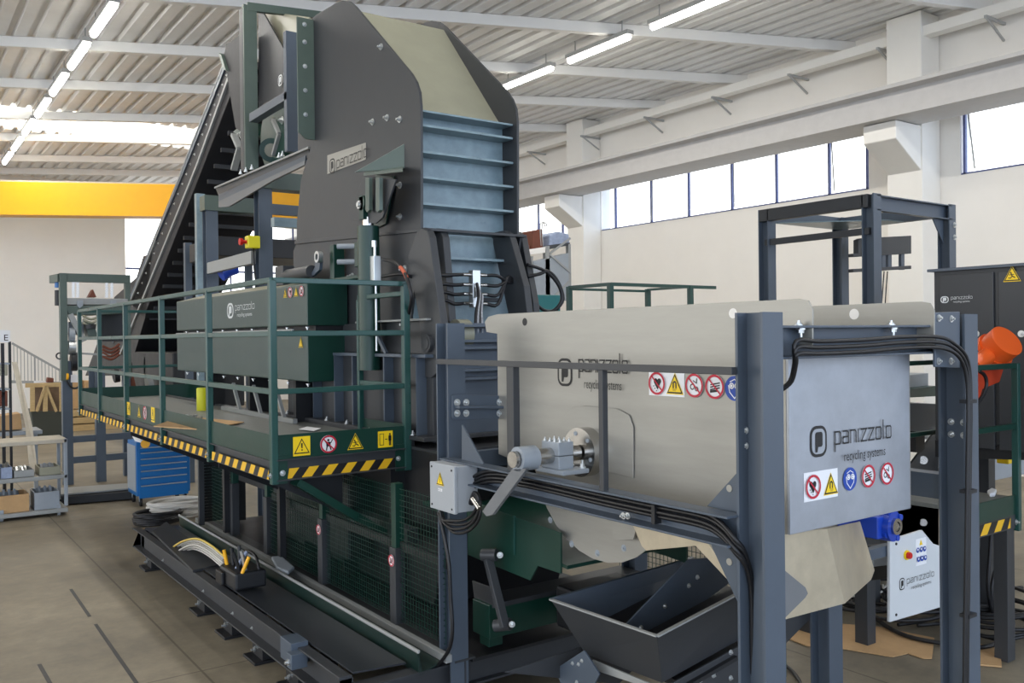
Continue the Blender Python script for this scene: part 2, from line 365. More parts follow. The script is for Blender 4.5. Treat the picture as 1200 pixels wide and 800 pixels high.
# right wall with high window band: solid below the sill, solid above
SILL = 4.68; WTOP = 5.75
struct('wall_right', WALLM, lambda b: (b.box(WX, WX+.3, -9, 36, 0, SILL), b.box(WX, WX+.3, -9, 36, WTOP, 7.45), b.box(WX, WX+.3, 7.3, 8.9, SILL, WTOP), b.box(WX, WX+.3, 15.9, 17.1, SILL, WTOP), b.box(WX, WX+.3, 24.0, 25.2, SILL, WTOP), b.box(WX, WX+.3, -1.2, .1, SILL, WTOP)))
wn = 2
for y0, y1, mull in ((.1, 7.3, (1.9, 3.1, 4.3, 5.9, 6.3, 7.25)), (8.9, 15.9, (8.95, 9.71, 10.87, 11.96, 13.13, 14.25, 15.43)), (17.1, 24.0, (17.4, 18.4, 19.5, 20.6, 21.8, 22.9)), (25.2, 33, (26.4, 27.6, 28.8, 30, 31.2, 32.4))):
    w = struct('window_%d' % wn, FRAMEB, lambda b: (b.box(WX+.02, WX+.07, y0, y1, SILL, SILL+.03), b.box(WX+.02, WX+.07, y0, y1, WTOP-.04, WTOP)))
    ms = list(mull)
    for k, yy in enumerate(ms):
        struct('mullion', FRAMEB, lambda b: b.box(WX+.02, WX+.07, yy-.02, yy+.02, SILL, WTOP), w)
        if k % 2: struct('stay_arm', FIX, lambda b: b.bar((WX-.25, yy-.3, SILL+.02), (WX+.02, yy-.06, WTOP-.05), .02), w)
    ed = [y0]+ms+[y1]
    for a, c in zip(ed, ed[1:]):
        if c-a > .1: struct('window_pane', GLASS, lambda b: b.box(WX+.04, WX+.045, a+.02, c-.02, SILL+.03, WTOP-.04), w)
    wn += 1
# columns with corbels, crane runway, top duct
for k, yc in enumerate((-.5, 7.92, 16.2, 24.6)):
    n += 1
    struct('trim_%d' % n, CONC, lambda b: (b.box(13.45, WX-.01, yc-.3, yc+.3, 0, 7.28),
        b.prism([(13.46, yc-.28, 4.75), (12.75, yc-.28, 5.18), (12.75, yc-.28, 5.46), (13.46, yc-.28, 5.46)], (0, .56, 0))), bevel=.015)
n += 1
struct('trim_%d' % n, BEAMM, lambda b: b.prism([(12.55, -9, 5.47), (13.4, -9, 5.47), (13.4, -9, 5.62), (12.95, -9, 5.68), (12.95, -9, 5.98), (12.6, -9, 5.98), (12.6, -9, 5.92), (12.78, -9, 5.9), (12.78, -9, 5.62), (12.55, -9, 5.56)], (0, 45, 0)))
dc = thing('cable_duct', 'long pale square duct on brackets high along the right wall under the roof', 'duct', (13.6, -9, 6.8))
part('duct', CONC, dc, lambda b: b.box(13.5, 13.72, -9, 30.9, 6.88, 7.04), .01)
for yy in (6.6, 8.35, 10.1, 11.9, 13.8, 15.9, 18):
    part('bracket', FIX, dc, lambda b: (b.box(13.4, 13.99, yy-.02, yy+.02, 6.84, 6.88), b.bar((13.45, yy, 6.85), (13.96, yy, 6.6), .03)))
# back wall: pale wall left of a tall glazed gate bay
BY = 31.0
xe = X(147, 300, 6).x; xe = Y(147, 300, BY).x
struct('wall_back', WALLM, lambda b: (b.box(-14, xe, BY, BY+.3, 0, 7.45), b.box(xe, 14.3, BY, BY+.3, 0, 2.4), b.box(xe+7, 14.3, BY, BY+.3, 2.4, 7.45)))
w = struct('window_%d' % wn, FRAMEB, lambda b: (b.box(xe, xe+7, BY+.05, BY+.1, 2.4, 2.46), b.box(xe, xe+7, BY+.05, BY+.1, 4.55, 4.61), b.box(xe, xe+7, BY+.05, BY+.1, 7.2, 7.28)))
for k in range(1, 6):
    struct('mullion', FRAMEB, lambda b: b.box(xe+k*1.15, xe+k*1.15+.05, BY+.05, BY+.1, 2.4, 7.28), w)
for k in range(6): struct('window_pane', GLASS, lambda b: b.box(xe+k*1.15+.05, xe+k*1.15+1.15, BY+.07, BY+.075, 2.46, 7.2), w)

# yellow bridge crane
p0 = Z(0, 232, 5.75); p1 = Z(204, 235, 5.75); dv = (p1-p0).normalized()
cr = thing('crane_bridge', 'yellow overhead travelling crane girder spanning the hall at the back', 'crane', (p0.x, p0.y, 5.3))
pa = p0-dv*9; pb = p0+dv*11.5
part('girder', YELLOW, cr, lambda b: b.profile([(-.2, -.38), (.2, -.38), (.2, .38), (-.2, .38)], pa, pb), .01)
part('lower_flange', YELLOW, cr, lambda b: b.profile([(-.26, -.44), (.26, -.44), (.26, -.38), (-.26, -.38)], pa, pb))
part('top_rail', FIX, cr, lambda b: b.profile([(-.05, .38), (.05, .38), (.05, .44), (-.05, .44)], pa, pb))
ht = p0+dv*5.6
part('hoist_trolley', RED, cr, lambda b: (b.box(ht.x-.5, ht.x+.5, ht.y-.75, ht.y-.3, 5.2, 5.6), b.cyl((ht.x-.6, ht.y-.5, 5.15), (ht.x+.5, ht.y-.5, 5.15), .2)), .02)

# ceiling tube lights: left row and right row
def lamp(x, y, words, grp, z=7.0):
    t = thing('ceiling_light', words, 'light', (x, y, z), grp)
    part('lamp_housing', FIX, t, lambda b: b.box(x-.07, x+.07, y-.79, y+.79, z+.03, z+.10))
    part('light_tube', TUBE, t, lambda b: b.cyl((x, y-.75, z), (x, y+.75, z), .055, 12))
    part('hanger', FIX, t, lambda b: b.box(x-.008, x+.008, y-.6, y-.59, z+.1, 7.3)); part('hanger', FIX, t, lambda b: b.box(x-.008, x+.008, y+.59, y+.6, z+.1, 7.3))
ords = ['nearest', 'second nearest', 'third', 'fourth', 'fifth', 'sixth', 'farthest']
for k in range(7): lamp(2.8, 14.35+k*1.97+(.05*k), 'lit ceiling tube in the left row, %s of those in view' % ords[k], 'ceiling tubes of the left row')
for k, (a, c) in enumerate((((858, -2), (768, 32)), ((738, 42), (667, 72)), ((640, 78), (588, 103)))):
    yy = (Z(*a, 7).y+Z(*c, 7).y)/2
    lamp(9.88, yy, 'lit ceiling tube in the right row, %s the dark tower' % ('farthest from', 'middle one beside', 'closest to')[k], 'ceiling tubes of the right row')
def tubes_light(x, y0, y1):
    L = bpy.data.lights.new('tube_row_light', 'AREA'); L.shape = 'RECTANGLE'; L.size = .15; L.size_y = y1-y0; L.energy = 330; L.color = (1, .96, .9)
    o = bpy.data.objects.new('tube_row_light', L); COL.objects.link(o); o.location = (x, (y0+y1)/2, 6.93)
tubes_light(2.8, 1, 28); tubes_light(9.88, -2, 16); tubes_light(-5, -4, 26)

# daylight
W = bpy.data.worlds.new('daylight'); bpy.context.scene.world = W; W.use_nodes = True; nt = W.node_tree
bg = nt.nodes['Background']; tc = nt.nodes.new('ShaderNodeTexCoord'); sp = nt.nodes.new('ShaderNodeSeparateXYZ'); nt.links.new(tc.outputs['Generated'], sp.inputs[0])
mr = nt.nodes.new('ShaderNodeMapRange'); mr.inputs['From Min'].default_value = -.9; mr.inputs['From Max'].default_value = .5
nt.links.new(sp.outputs['Y'], mr.inputs['Value'])
mx = nt.nodes.new('ShaderNodeMix'); mx.data_type = 'RGBA'; nt.links.new(mr.outputs[0], mx.inputs['Factor'])
mx.inputs['A'].default_value = (.73, .86, 1.07, 1); mx.inputs['B'].default_value = (1.0, .985, .95, 1)
m3 = nt.nodes.new('ShaderNodeMapRange'); m3.inputs['From Min'].default_value = -.12; m3.inputs['From Max'].default_value = .02; m3.inputs['To Min'].default_value = .6; m3.inputs['To Max'].default_value = 1
nt.links.new(sp.outputs['Z'], m3.inputs['Value'])
mu = nt.nodes.new('ShaderNodeVectorMath'); mu.operation = 'SCALE'; nt.links.new(mx.outputs['Result'], mu.inputs[0]); nt.links.new(m3.outputs[0], mu.inputs['Scale'])
nt.links.new(mu.outputs[0], bg.inputs['Color']); bg.inputs['Strength'].default_value = 3.1
sc = bpy.context.scene; sc.view_settings.view_transform = 'Standard'; sc.view_settings.look = 'None'; sc.view_settings.gamma = 1; sc.view_settings.exposure = .12; sc.view_settings.use_curve_mapping = False
sc.cycles.max_bounces = 8; sc.cycles.diffuse_bounces = 5; sc.cycles.transparent_max_bounces = 16

# ================================================================== BASE SKID (grey frame on feet)
sk = thing('base_skid', 'long dark grey steel base frame on small feet under the green walkway', 'machine base', (2.35, 6.9, 0))
part('outer_beam', GREY, sk, lambda b: b.channel((2.1, 4.5, .245), (2.1, 9.35, .245), .19, -.07, .012), .003)
part('drip_tray', mat('glossy_dark_tray', (58, 61, 66), .3, metal=.3), sk, lambda b: b.prism([(2.11, 4.5, .345), (2.11, 4.5, .355), (2.44, 4.5, .335), (2.44, 4.5, .325)], (0, 4.7, 0)))
part('gutter', mat('gutter_dark_green', (24, 44, 40), .3), sk, lambda b: b.prism([(2.46, 4.4, .42), (2.47, 4.4, .42), (2.49, 4.4, .30), (2.62, 4.4, .33), (2.63, 4.4, .33), (2.5, 4.4, .285), (2.47, 4.4, .285)], (0, 4.9, 0)))
part('gutter_lip', GREYL, sk, lambda b: b.box(2.452, 2.468, 4.38, 9.3, .415, .435), .004)
part('inner_rail', GREYL, sk, lambda b: b.box(2.62, 2.66, 4.35, 9.3, .33, .375), .004)
part('inner_beam', GREY, sk, lambda b: b.ibeam((2.75, 4.35, .23), (2.75, 9.3, .23), .2, .14))
part('far_beam', GREY, sk, lambda b: b.ibeam((4.3, 4.35, .23), (4.3, 9.3, .23), .2, .14))
for yy in (4.45, 7.2, 9.22): part('cross_member', GREY, sk, lambda b: b.ibeam((2.1, yy, .22), (4.3, yy, .22), .16, .1))
part('dark_fill_pan', BLACK, sk, lambda b: b.box(2.8, 4.28, 4.35, 9.25, .3, .32))  # added black sheet, stands in for the dark inside the base frame
part('end_plate', GREY, sk, lambda b: b.prism([Z(178, 622, .36), Z(195, 611, .36), Z(262, 660, .36), Z(226, 668, .36)], (0, 0, -.02)), .003)
part('end_beam', GREY, sk, lambda b: b.box(2.1, 2.45, 9.2, 9.3, .15, .33))
for yy in (9.0, 7.3, 6.62, 5.98, 5.35, 4.75):
    f = part('foot', BLACK, sk, lambda b: (b.box(2.03, 2.4, yy-.12, yy+.12, 0, .02), b.box(2.09, 2.36, yy-.1, yy+.1, .02, .15)), .004)
    part('adjusting_bolt', ZINC, f, lambda b: (b.bolt((2.1, yy-.03, .1), (-1, 0, 0), .016, .022), b.bolt((2.1, yy+.04, .06), (-1, 0, 0), .016, .022)))
for yy in (8.2, 7.0, 6.3, 5.9): part('bolt', ZINC, sk, lambda b: b.bolt((2.03, yy, .25), (-1, 0, 0), .008, .008))
part('lashing_bracket', STEEL, sk, lambda b: (b.box(1.99, 2.1, 5.1, 5.28, .24, .37), b.box(1.96, 2.06, 5.02, 5.1, .24, .33)), .004)
part('bolt', ZINC, sk, lambda b: b.bolt((1.97, 5.06, .28), (-1, 0, 0), .02, .02))

# mesh guards below the walkway
def mesh_panel(b, x, y0, y1, z0, z1, st=.035, w=.003):
    k = y0
    while k <= y1: b.box(x-w/2, x+w/2, k-w/2, k+w/2, z0, z1); k += st
    k = z0
    while k <= z1: b.box(x-w/2, x+w/2, y0, y1, k-w/2, k+w/2); k += st
mg = thing('mesh_guard', 'dark green wire mesh guard with grey posts below the walkway', 'guard', (2.68, 6.5, .37))
for yy0, yy1 in ((4.45, 5.0), (5.1, 6.15), (6.25, 7.3), (8.3, 9.2)):
    part('wire_mesh', GREEN, mg, lambda b: mesh_panel(b, 2.68, yy0, yy1, .4, 1.25))
for u, yy in ((467, 5.05), (378, 6.2), (340, 7.35), (245, 8.25)):
    ps = part('post', GREY, mg, lambda b: b.box(2.65, 2.72, yy-.04, yy+.04, .375, .86), .003)
    part('upper_post', GREEN, mg, lambda b: b.box(2.66, 2.72, yy-.03, yy+.03, .86, 1.27), .003)
    if u in (467, 378): sign(mg, 'hand', (2.645, yy, .78), LX, .075)
part('top_band', BLACK, mg, lambda b: b.box(2.69, 2.71, 4.45, 7.3, .84, .9))
lv = thing('louvred_panel', 'narrow dark slatted panel standing at the far end of the mesh guard', 'panel', (2.7, 8.9, .37))
part('panel_frame', GREY, lv, lambda b: (b.box(2.55, 2.6, 8.9, 8.94, .37, 1.2), b.box(2.86, 2.9, 8.9, 8.94, .37, 1.2)))
part('slats', BLACK, lv, lambda b: [b.prism([(2.6, 8.90, .4+i*.03), (2.6, 8.94, .42+i*.03), (2.6, 8.945, .42+i*.03), (2.6, 8.905, .4+i*.03)], (.26, 0, 0)) for i in range(27)])
# machine body under the walkway
ub = thing('crusher_underframe', 'dark machine underframe behind the mesh guard, below the tower', 'machine base', (3.6, 6.5, .33))
part('chamber', BLACK, ub, lambda b: b.prism([(3.1, 5.3, .34), (3.1, 8.6, .34), (3.1, 8.6, 1.4), (3.1, 4.9, 1.4)], (1.1, 0, 0)), .01)
for yy in (5.7, 6.5, 7.3, 8.1): part('rib', BLACK, ub, lambda b: b.box(2.98, 3.1, yy-.01, yy+.01, .34, 1.4))
for yy in (9.1,): part('leg', GREY, ub, lambda b: b.ibeam((3.0, yy, .34), (3.0, yy, 1.42), .12, .12))
part('cross_tube', GREY, ub, lambda b: b.box(2.9, 2.98, 5.3, 9.1, .8, .9))
part('side_box', BLACK, ub, lambda b: b.box(2.88, 3.1, 6.2, 7.6, .5, 1.1), .02)

# ================================================================== WALKWAY
PX, PXI, PY0, PY1, PZ = 2.1, 3.1, 5.62, 12.45, 1.47
wk = thing('walkway_platform', 'long dark green walkway platform with railings and hazard striped edge, left of the tower', 'platform', (2.6, 9, 1.2))
DK = mat('checker_floor', (118, 120, 116), .5, metal=.2, noise=.15, scale=30)
part('deck', DK, wk, lambda b: b.box(PX+.01, PXI, PY0+.01, PY1, PZ-.03, PZ-.01))
def edge(b, g):  # toe board outside
    b.box(PX-.006, PX, PY0, PY1, PZ-.09, PZ+.12)
part('toe_board', GREEN, wk, lambda b: b.box(PX-.008, PX, PY0, PY1, PZ-.07, PZ+.1)); part('toe_board', GREEN, wk, lambda b: b.box(PX, PXI, PY0-.008, PY0, PZ-.06, PZ+.1))
part('toe_board', GREEN, wk, lambda b: b.box(PX, PXI+.6, PY1, PY1+.008, PZ-.06, PZ+.13))
part('edge_beam', GREY, wk, lambda b: b.channel((PX+.02, PY0, PZ-.135), (PX+.02, PY1, PZ-.135), .13, -.04, .008)); part('edge_beam', GREY, wk, lambda b: b.channel((PX, PY0+.01, PZ-.13), (PXI-.04, PY0+.01, PZ-.13), .14, .04, .008))
part('inner_beam', GREY, wk, lambda b: b.box(PXI-.02, PXI+.04, PY0, PY1, PZ-.1, PZ+.005))
def hazard(b, O, U, L, h, n, bm=None):
    O = V3(O); U = V3(U); N = U.cross(Vector((0, 0, 1)))
    w = L/n
    for k in range(n*2+2):
        x0 = k*w/2-h*.6; b.mi = k % 2
        q = [(x0, 0), (x0+w/2, 0), (x0+w/2+h*.8, h), (x0+h*.8, h)]
        q = [(min(max(a, 0), L), c) for a, c in q]
        if max(a for a, c in q)-min(a for a, c in q) > .003: b.face(b.verts([O+U*a+Vector((0, 0, c))+N*.001 for a, c in q]))
h_ = MB(); hazard(h_, (PX+.02-.001, PY0+.07, PZ-.2), (0, 0, 1), .01, .01, 0) if 0 else None
posts_y = [PY0, 6.99, 8.4, 9.85, 11.2, PY1]
def hz(O, U, L, h, n): b = MB(); hazard(b, O, U, L, h, n); return b.build('hazard_tape', [HAZ, SBLK], wk)
ysn = sorted(posts_y)
for a, c in zip(ysn, ysn[1:]): hz((PX-.021, c-.08, PZ-.195), (0, -1, 0), c-a-.14, .066, max(5, int((c-a)/.19)))
hz((PX+.08, PY0-.002, PZ-.2), (1, 0, 0), PXI-PX-.16, .075, 6)
RZ = 2.585
def lrail(b, p, q, s=.04): b.bar(p, q, s, s)
for yy in posts_y:
    po = part('railing_post', GREENL, wk, lambda b: b.box(PX-.03, PX+.015, yy-.025, yy+.025, PZ-.22, RZ), .004)
    part('bolt', ZINC, po, lambda b: b.bolt((PX-.03, yy-.01 if yy > PY0 else yy, PZ-.16), (-1, 0, 0), .012, .012))
po = part('railing_post', GREENL, wk, lambda b: b.box(PXI-.05, PXI, PY0-.03, PY0+.02, PZ-.22, RZ), .004)
part('bolt', ZINC, po, lambda b: (b.bolt((PXI-.1, PY0-.012, PZ-.13), (0, -1, 0), .012, .012)))
part('corner_plate', GREEN, wk, lambda b: b.box(PX, PX+.08, PY0-.012, PY0-.004, PZ-.22, PZ-.03)); part('corner_plate', GREEN, wk, lambda b: b.box(PXI-.12, PXI-.05, PY0-.012, PY0-.004, PZ-.22, PZ-.03))
part('bolt', ZINC, wk, lambda b: b.bolt((PX+.045, PY0-.012, PZ-.15), (0, -1, 0), .013, .013))
po = part('railing_post', GREENL, wk, lambda b: b.box(PXI-.04, PXI, 6.35, 6.39, PZ, 2.5), .004)
for nm, z in (('top_rail', RZ), ('middle_rail', 2.235), ('lower_rail', 1.855)):
    part(nm, GREENL, wk, lambda b: b.box(PX-.025, PX+.012, PY0, PY1, z-.018, z+.018), .004)
    part(nm, GREENL, wk, lambda b: b.box(PX, PXI, PY0-.02, PY0+.015, z-.018, z+.018), .004)
    part(nm, GREENL, wk, lambda b: b.box(PX, PXI+.8, PY1-.015, PY1+.015, z-.018, z+.018), .004)
    if z < RZ-.01 or 1: part(nm, GREENL, wk, lambda b: b.box(PXI-.035, PXI, PY0, 6.38, (z-.02 if z < RZ-.01 else 2.5), (z+.015 if z < RZ-.01 else 2.535)), .004)
part('toe_board', GREEN, wk, lambda b: b.box(PXI-.008, PXI, PY0, 6.38, PZ, PZ+.1))
for u, kd in ((.18, 'warn'), (.37, 'climb'), (.57, 'slip'), (.80, 'exit')):
    sign(wk, kd, (PX+u, PY0-.009, PZ+.015), LY, .12 if kd != 'exit' else .115)
for yy, kd in ((9.75, 'exit'), (9.3, 'slip'), (9.05, 'climb'), (8.75, 'warn')): sign(wk, kd, (PX-.009, yy, PZ+.03), LX, .13)
part('diagonal_brace', GREEN, wk, lambda b: b.bar((2.25, PY0+.05, PZ-.22), (3.0, PY0+.05, .75), .05, .14, up=(0, 1, 0)))
for yy in (6.9, 8.3, 9.85):
    part('bracket', BLACK, wk, lambda b: b.prism([(PX+.03, yy, PZ-.2), (PX+.03, yy, PZ-.26), (2.62, yy, .98), (2.68, yy, .98), (2.68, yy, PZ-.2)], (0, .012, 0)))
    if yy < 9: part('support_post', BLACK, wk, lambda b: b.box(2.6, 2.65, yy-.03, yy+.03, .4, PZ-.2))
part('bracket', BLACK, wk, lambda b: b.prism([(PX+.03, PY0+.1, PZ-.2), (PX+.03, PY0+.1, PZ-.24), (2.62, PY0+.1, .98), (2.62, PY0+.1, PZ-.2)], (0, .012, 0)))

single('yellow_canister', 'upright yellow cylindrical canister standing on the walkway deck', 'canister', mat('canister_yellow', (206, 204, 30), .4), lambda b: (b.cyl((2.75, 9.45, PZ-.01), (2.75, 9.45, PZ+.22), .055, 24), b.cyl((2.75, 9.45, PZ+.22), (2.75, 9.45, PZ+.228), .05, 24)))
single('cardboard_sheet', 'flat brown cardboard sheet lying on the walkway deck', 'cardboard', CARD, lambda b: b.prism([Z(180, 500, PZ), Z(214, 488, PZ), Z(286, 495, PZ), Z(238, 504, PZ)], (0, 0, .008)))
random.seed(3)
sc_ = []
for k in range(9):
    c = Z(random.uniform(205, 238), random.uniform(487, 492), PZ+.012)
    single('bolt_scrap', 'small zinc fixings scattered on the cardboard sheet', 'fixing', ZINC, lambda b: b.bar(c, c+Vector((random.uniform(-.06, .06), random.uniform(-.06, .06), .004)), .022, .018), group='loose fixings on the cardboard sheet')
single('paper_sheet', 'white paper sheet on the walkway deck near the tower', 'paper', SWHT, lambda b: b.prism([Z(350, 503, PZ), Z(360, 500, PZ), Z(376, 502, PZ), Z(368, 505, PZ)], (0, 0, .003)))

# ================================================================== BELT COVERS (two stacked green grey boxes)
def cover(name, label, z0, z1, zf, top):
    t = thing(name, label, 'machine cover', (3.3, 9.6, z0))
    part('cover_shell', COVER, t, lambda b: b.box(2.9, 3.26, 6.99, 10.95, z0, z1), .012)
    part('front_cap', GREEN, t, lambda b: b.box(2.9, 3.262, 6.975, 6.99, z0, z1), .004)
    return t
cu = cover('upper_belt_cover', 'upper of two long green grey sheet metal covers behind the railing, with white logo', 2.31, 2.66, 0, 1)
cl = cover('lower_belt_cover', 'lower of two long green grey sheet metal covers behind the railing, under the logo cover', 1.84, 2.245, 0, 0)
part('sloping_lid', CREAM, cu, lambda b: b.prism([(2.92, 7.6, 2.662), (3.26, 7.6, 2.75), (3.26, 7.6, 2.662)], (0, 3.3, 0)))
WLOGO = mat('logo_white', (222, 226, 226), .5)
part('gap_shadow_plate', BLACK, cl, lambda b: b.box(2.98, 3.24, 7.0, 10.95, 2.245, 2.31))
d = Decal((2.899, X(270, 364, 2.9).y, X(270, 364, 2.9).z), LX); emblem(d, 0, 0, .2, .155, WLOGO, COVER); wordmark(d, .16, .0, .045, WLOGO, WLOGO, adv=1.25, asp=1.35); d.build('logo', cu)
for k, kd in enumerate(('warn', 'heart', 'volt', 'hand')): sign(cu, kd if k else 'slip', (2.897, 7.46-k*.125, 2.6), LX, .09)
sign(cl, 'volt', (2.897, 7.12, 2.17), LX, .1)
for t, z in ((cu, 2.3), (cl, 1.82)):
    for k in range(9): part('bolt', ZINC, t, lambda b: b.bolt((2.95, 7.1+k*.45, z), (0, 0, -1), .012, .014))
part('seam_strip', GREYL, cu, lambda b: b.box(2.89, 2.91, 7.3, 10.95, 2.265, 2.285))
for y in (7.5, 8.7, 10.1): part('support_bracket', BLACK, cl, lambda b: b.box(3.0, 3.2, y, y+.06, PZ-.01, 1.84))
tr = thing('truss_bracket', 'low grey triangulated bracket under the lower green cover on the deck', 'bracket', (3.15, 9, PZ))
part('base_rail', GREYL, tr, lambda b: b.box(2.93, 2.97, 7.4, 9.4, PZ-.01, PZ+.03))
for y in (7.8, 8.4, 9.0): part('strut', GREYL, tr, lambda b: (b.bar((2.95, y-.15, PZ+.02), (2.95, y+.05, 1.75), .03)))

# ================================================================== HAMMER MILL TOWER
hm = thing('crusher_tower', 'tall dark grey crusher tower with angular hood and steel step rungs on its front', 'crushing machine', (3.7, 6.8, 1.42))
HX, HX2 = 3.28, 4.16
out = [X(u, v, 3.3) for u, v in ((368, 168), (368, 22), (374, 17), (396, 4), (404, 1), (412, 2), (419, 8), (484, 86), (490, 96), (494, 108), (495.5, 125), (496, 271), (350, 287), (350, 262), (355, 210))]
for a, nm in ((3.28, 'side_plate'), (HX2, 'side_plate')):
    part(nm, GREY, hm, lambda b: b.prism([(a, p.y, p.z) for p in out], (.022, 0, 0)), .003)
# front wall, sloping top plates
pa, pb, pc, pd = out[5], out[6], out[7], out[10]
yf = out[11].y+.19
def slab(b, p, q, off=.06, t=.012):
    d_ = Vector((0, q.y-p.y, q.z-p.z)).normalized(); nrm = Vector((0, -d_.z, d_.y)); nrm = nrm if nrm.z < 0 else -nrm
    A = Vector((HX+.022, p.y, p.z))+nrm*off; B = Vector((HX+.022, q.y, q.z))+nrm*off
    b.prism([A, B, B+nrm*t, A+nrm*t], (HX2-HX-.022, 0, 0))
top_b = Vector((0, out[10].y+.1, 3.97)); 
part('sloping_top_plate', CREAM, hm, lambda b: b.prism([(HX+.022, out[6].y+.03, out[6].z-.02), (HX+.022, yf, 3.90), (HX+.022, yf+.02, 3.90), (HX+.022, out[6].y+.08, out[6].z-.02)], (HX2-HX-.022, 0, 0)))
part('crown_plate', CREAM, hm, lambda b: b.prism([(HX+.022, out[6].y+.03, out[6].z-.02), (HX+.022, out[1].y, out[1].z-.03), (HX+.022, out[1].y, out[1].z-.05), (HX+.022, out[6].y+.03, out[6].z-.05)], (HX2-HX-.022, 0, 0)))
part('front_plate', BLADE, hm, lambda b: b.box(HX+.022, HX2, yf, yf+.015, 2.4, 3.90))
part('rear_plate', GREY, hm, lambda b: b.box(HX+.022, HX2, out[1].y-.03, out[1].y-.01, 3.2, out[1].z-.03))
for u, v in ((498, 146), (498, 177), (498, 207), (498, 238)):
    z = Y(u, v, 5.75).z
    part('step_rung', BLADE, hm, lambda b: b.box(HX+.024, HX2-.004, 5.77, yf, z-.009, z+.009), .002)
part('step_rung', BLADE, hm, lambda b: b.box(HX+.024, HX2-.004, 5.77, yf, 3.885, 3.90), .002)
for k, (u, v) in enumerate(((437, 143), (454, 138), (469, 140), (447, 55), (469, 181), (469, 217), (469, 254), (401, 180))):
    if k < 7: p = X(u, v, HX); part('bolt', ZINC, hm, lambda b: b.bolt(p, (-1, 0, 0), .018, .02))
for z in (3.95, 3.72): part('bolt', ZINC, hm, lambda b: b.bolt((HX+.75, 5.9, z), (0, -1, 0), .015, .015)) if 0 else None
# flange plate with bolts at the rear edge of the hood
fl = part('rear_flange', MGREEN, hm, lambda b: b.prism([(3.12, 7.66, 5.12), (3.28, 7.66, 5.12), (3.28, 7.66, 4.02), (3.19, 7.66, 4.02), (3.12, 7.66, 4.08)], (0, .02, 0)), .002)
for z in (5.06, 4.9, 4.68, 4.46, 4.24): part('bolt', ZINC, fl, lambda b: b.bolt((3.19, 7.66, z), (0, -1, 0), .014, .014))
# name plate
npl = part('name_plate', INOX, hm, lambda b: b.prism([X(384, 182, 3.279), X(384, 204, 3.279), X(429, 187, 3.279), X(429, 167, 3.279)], (-.004, 0, 0)), .001)
d = Decal((3.2745, 7.28, 3.72), LX); emblem(d, 0, .0, .12, .13, SBLK, INOX); wordmark(d, .1, -.035, .065, SBLK, adv=1.22, asp=1.0, w=.12); d.build('lettering', npl)
# lifting lug bracket with cylinder head
br = part('cylinder_bracket', MGREEN, hm, lambda b: (b.prism([X(463, 167, 3.27), X(463, 195, 3.27), X(423, 205, 3.27)], (-.25, 0, 0)) if 0 else b.prism([(3.28, X(463, 167, 3.2).y, X(463, 167, 3.2).z), (3.28, X(463, 196, 3.2).y, X(463, 196, 3.2).z), (3.0, X(430, 203, 3.1).y, X(430, 203, 3.1).z)], (0, .02, 0)), b.prism([X(426, 203, 3.08), X(472, 198, 3.08), X(472, 195, 3.26), X(430, 199, 3.26)], (0, 0, -.02))), .002)
for u0, sgn in ((409, 1), (443, 1)):
    part('lug_plate', GREY if u0 == 409 else GREEN, hm, lambda b: b.prism([X(u+(u0-409)*.45, v, 3.1) for u, v in ((426, 206), (409, 248), (409, 256), (412, 258), (440, 262), (448, 255), (464, 210))], (.015 if u0 == 409 else .15, 0, 0)) if u0 == 409 else b.prism([X(u, v, 3.26) for u, v in ((440, 204), (428, 262), (440, 268), (452, 262), (462, 206))], (.012, 0, 0)), .003)
for u in (430, 442): part('clevis', MGREEN, hm, lambda b: b.prism([X(u-2, 208, 3.05), X(u+2.5, 208, 3.05), X(u+2.5, 246, 3.05), X(u, 249, 3.05), X(u-2, 246, 3.05)], (.03, 0, 0)), .002)
p = X(424, 240, 3.08); part('clevis_pin', ZINC, hm, lambda b: (b.cyl(p+Vector((-.03, 0, 0)), p+Vector((.1, 0, 0)), .035, 6, smooth=False), b.cyl(p+Vector((-.04, 0, 0)), p+Vector((-.03, 0, 0)), .02, 12)))
# hydraulic cylinder
cx, cy = 3.12, 6.28
hc = part('hydraulic_cylinder', GREEN, hm, lambda b: (b.cyl((cx, cy, 1.95), (cx, cy, 3.07), .085, 28), b.box(cx-.06, cx+.06, cy-.035, cy+.035, 3.12, 3.3), b.cyl((cx-.06, cy, 3.25), (cx+.06, cy, 3.25), .06)), .003)
part('piston_rod', CHROME, hc, lambda b: b.cyl((cx, cy, 3.07), (cx, cy, 3.14), .045, 20))
part('valve_block', ZINC, hc, lambda b: (b.box(cx-.03, cx+.03, cy-.15, cy-.08, 2.6, 2.83), b.cyl((cx, cy-.11, 2.83), (cx, cy-.11, 2.9), .012), b.cyl((cx, cy-.1, 2.9), (cx, cy-.1, 2.95), .022), b.cyl((cx, cy-.12, 2.1), (cx, cy-.12, 2.6), .009)), .003)
part('hydraulic_hose', RUBBER, hc, lambda b: b.tube([X(448, 304, 3.1), X(462, 307, 3.08), X(473, 318, 3.06), X(479, 333, 3.06), X(482, 350, 3.07), X(478, 372, 3.1)], .013))
part('hydraulic_hose', RUBBER, hc, lambda b: b.tube([X(448, 324, 3.1), X(470, 321, 3.12), X(490, 326, 3.25), X(500, 322, 3.3)], .013))
part('hose_sleeve', HOSE_R, hc, lambda b: b.tube([X(469, 313, 3.065), X(473, 318, 3.06), X(477, 326, 3.06)], .0145))
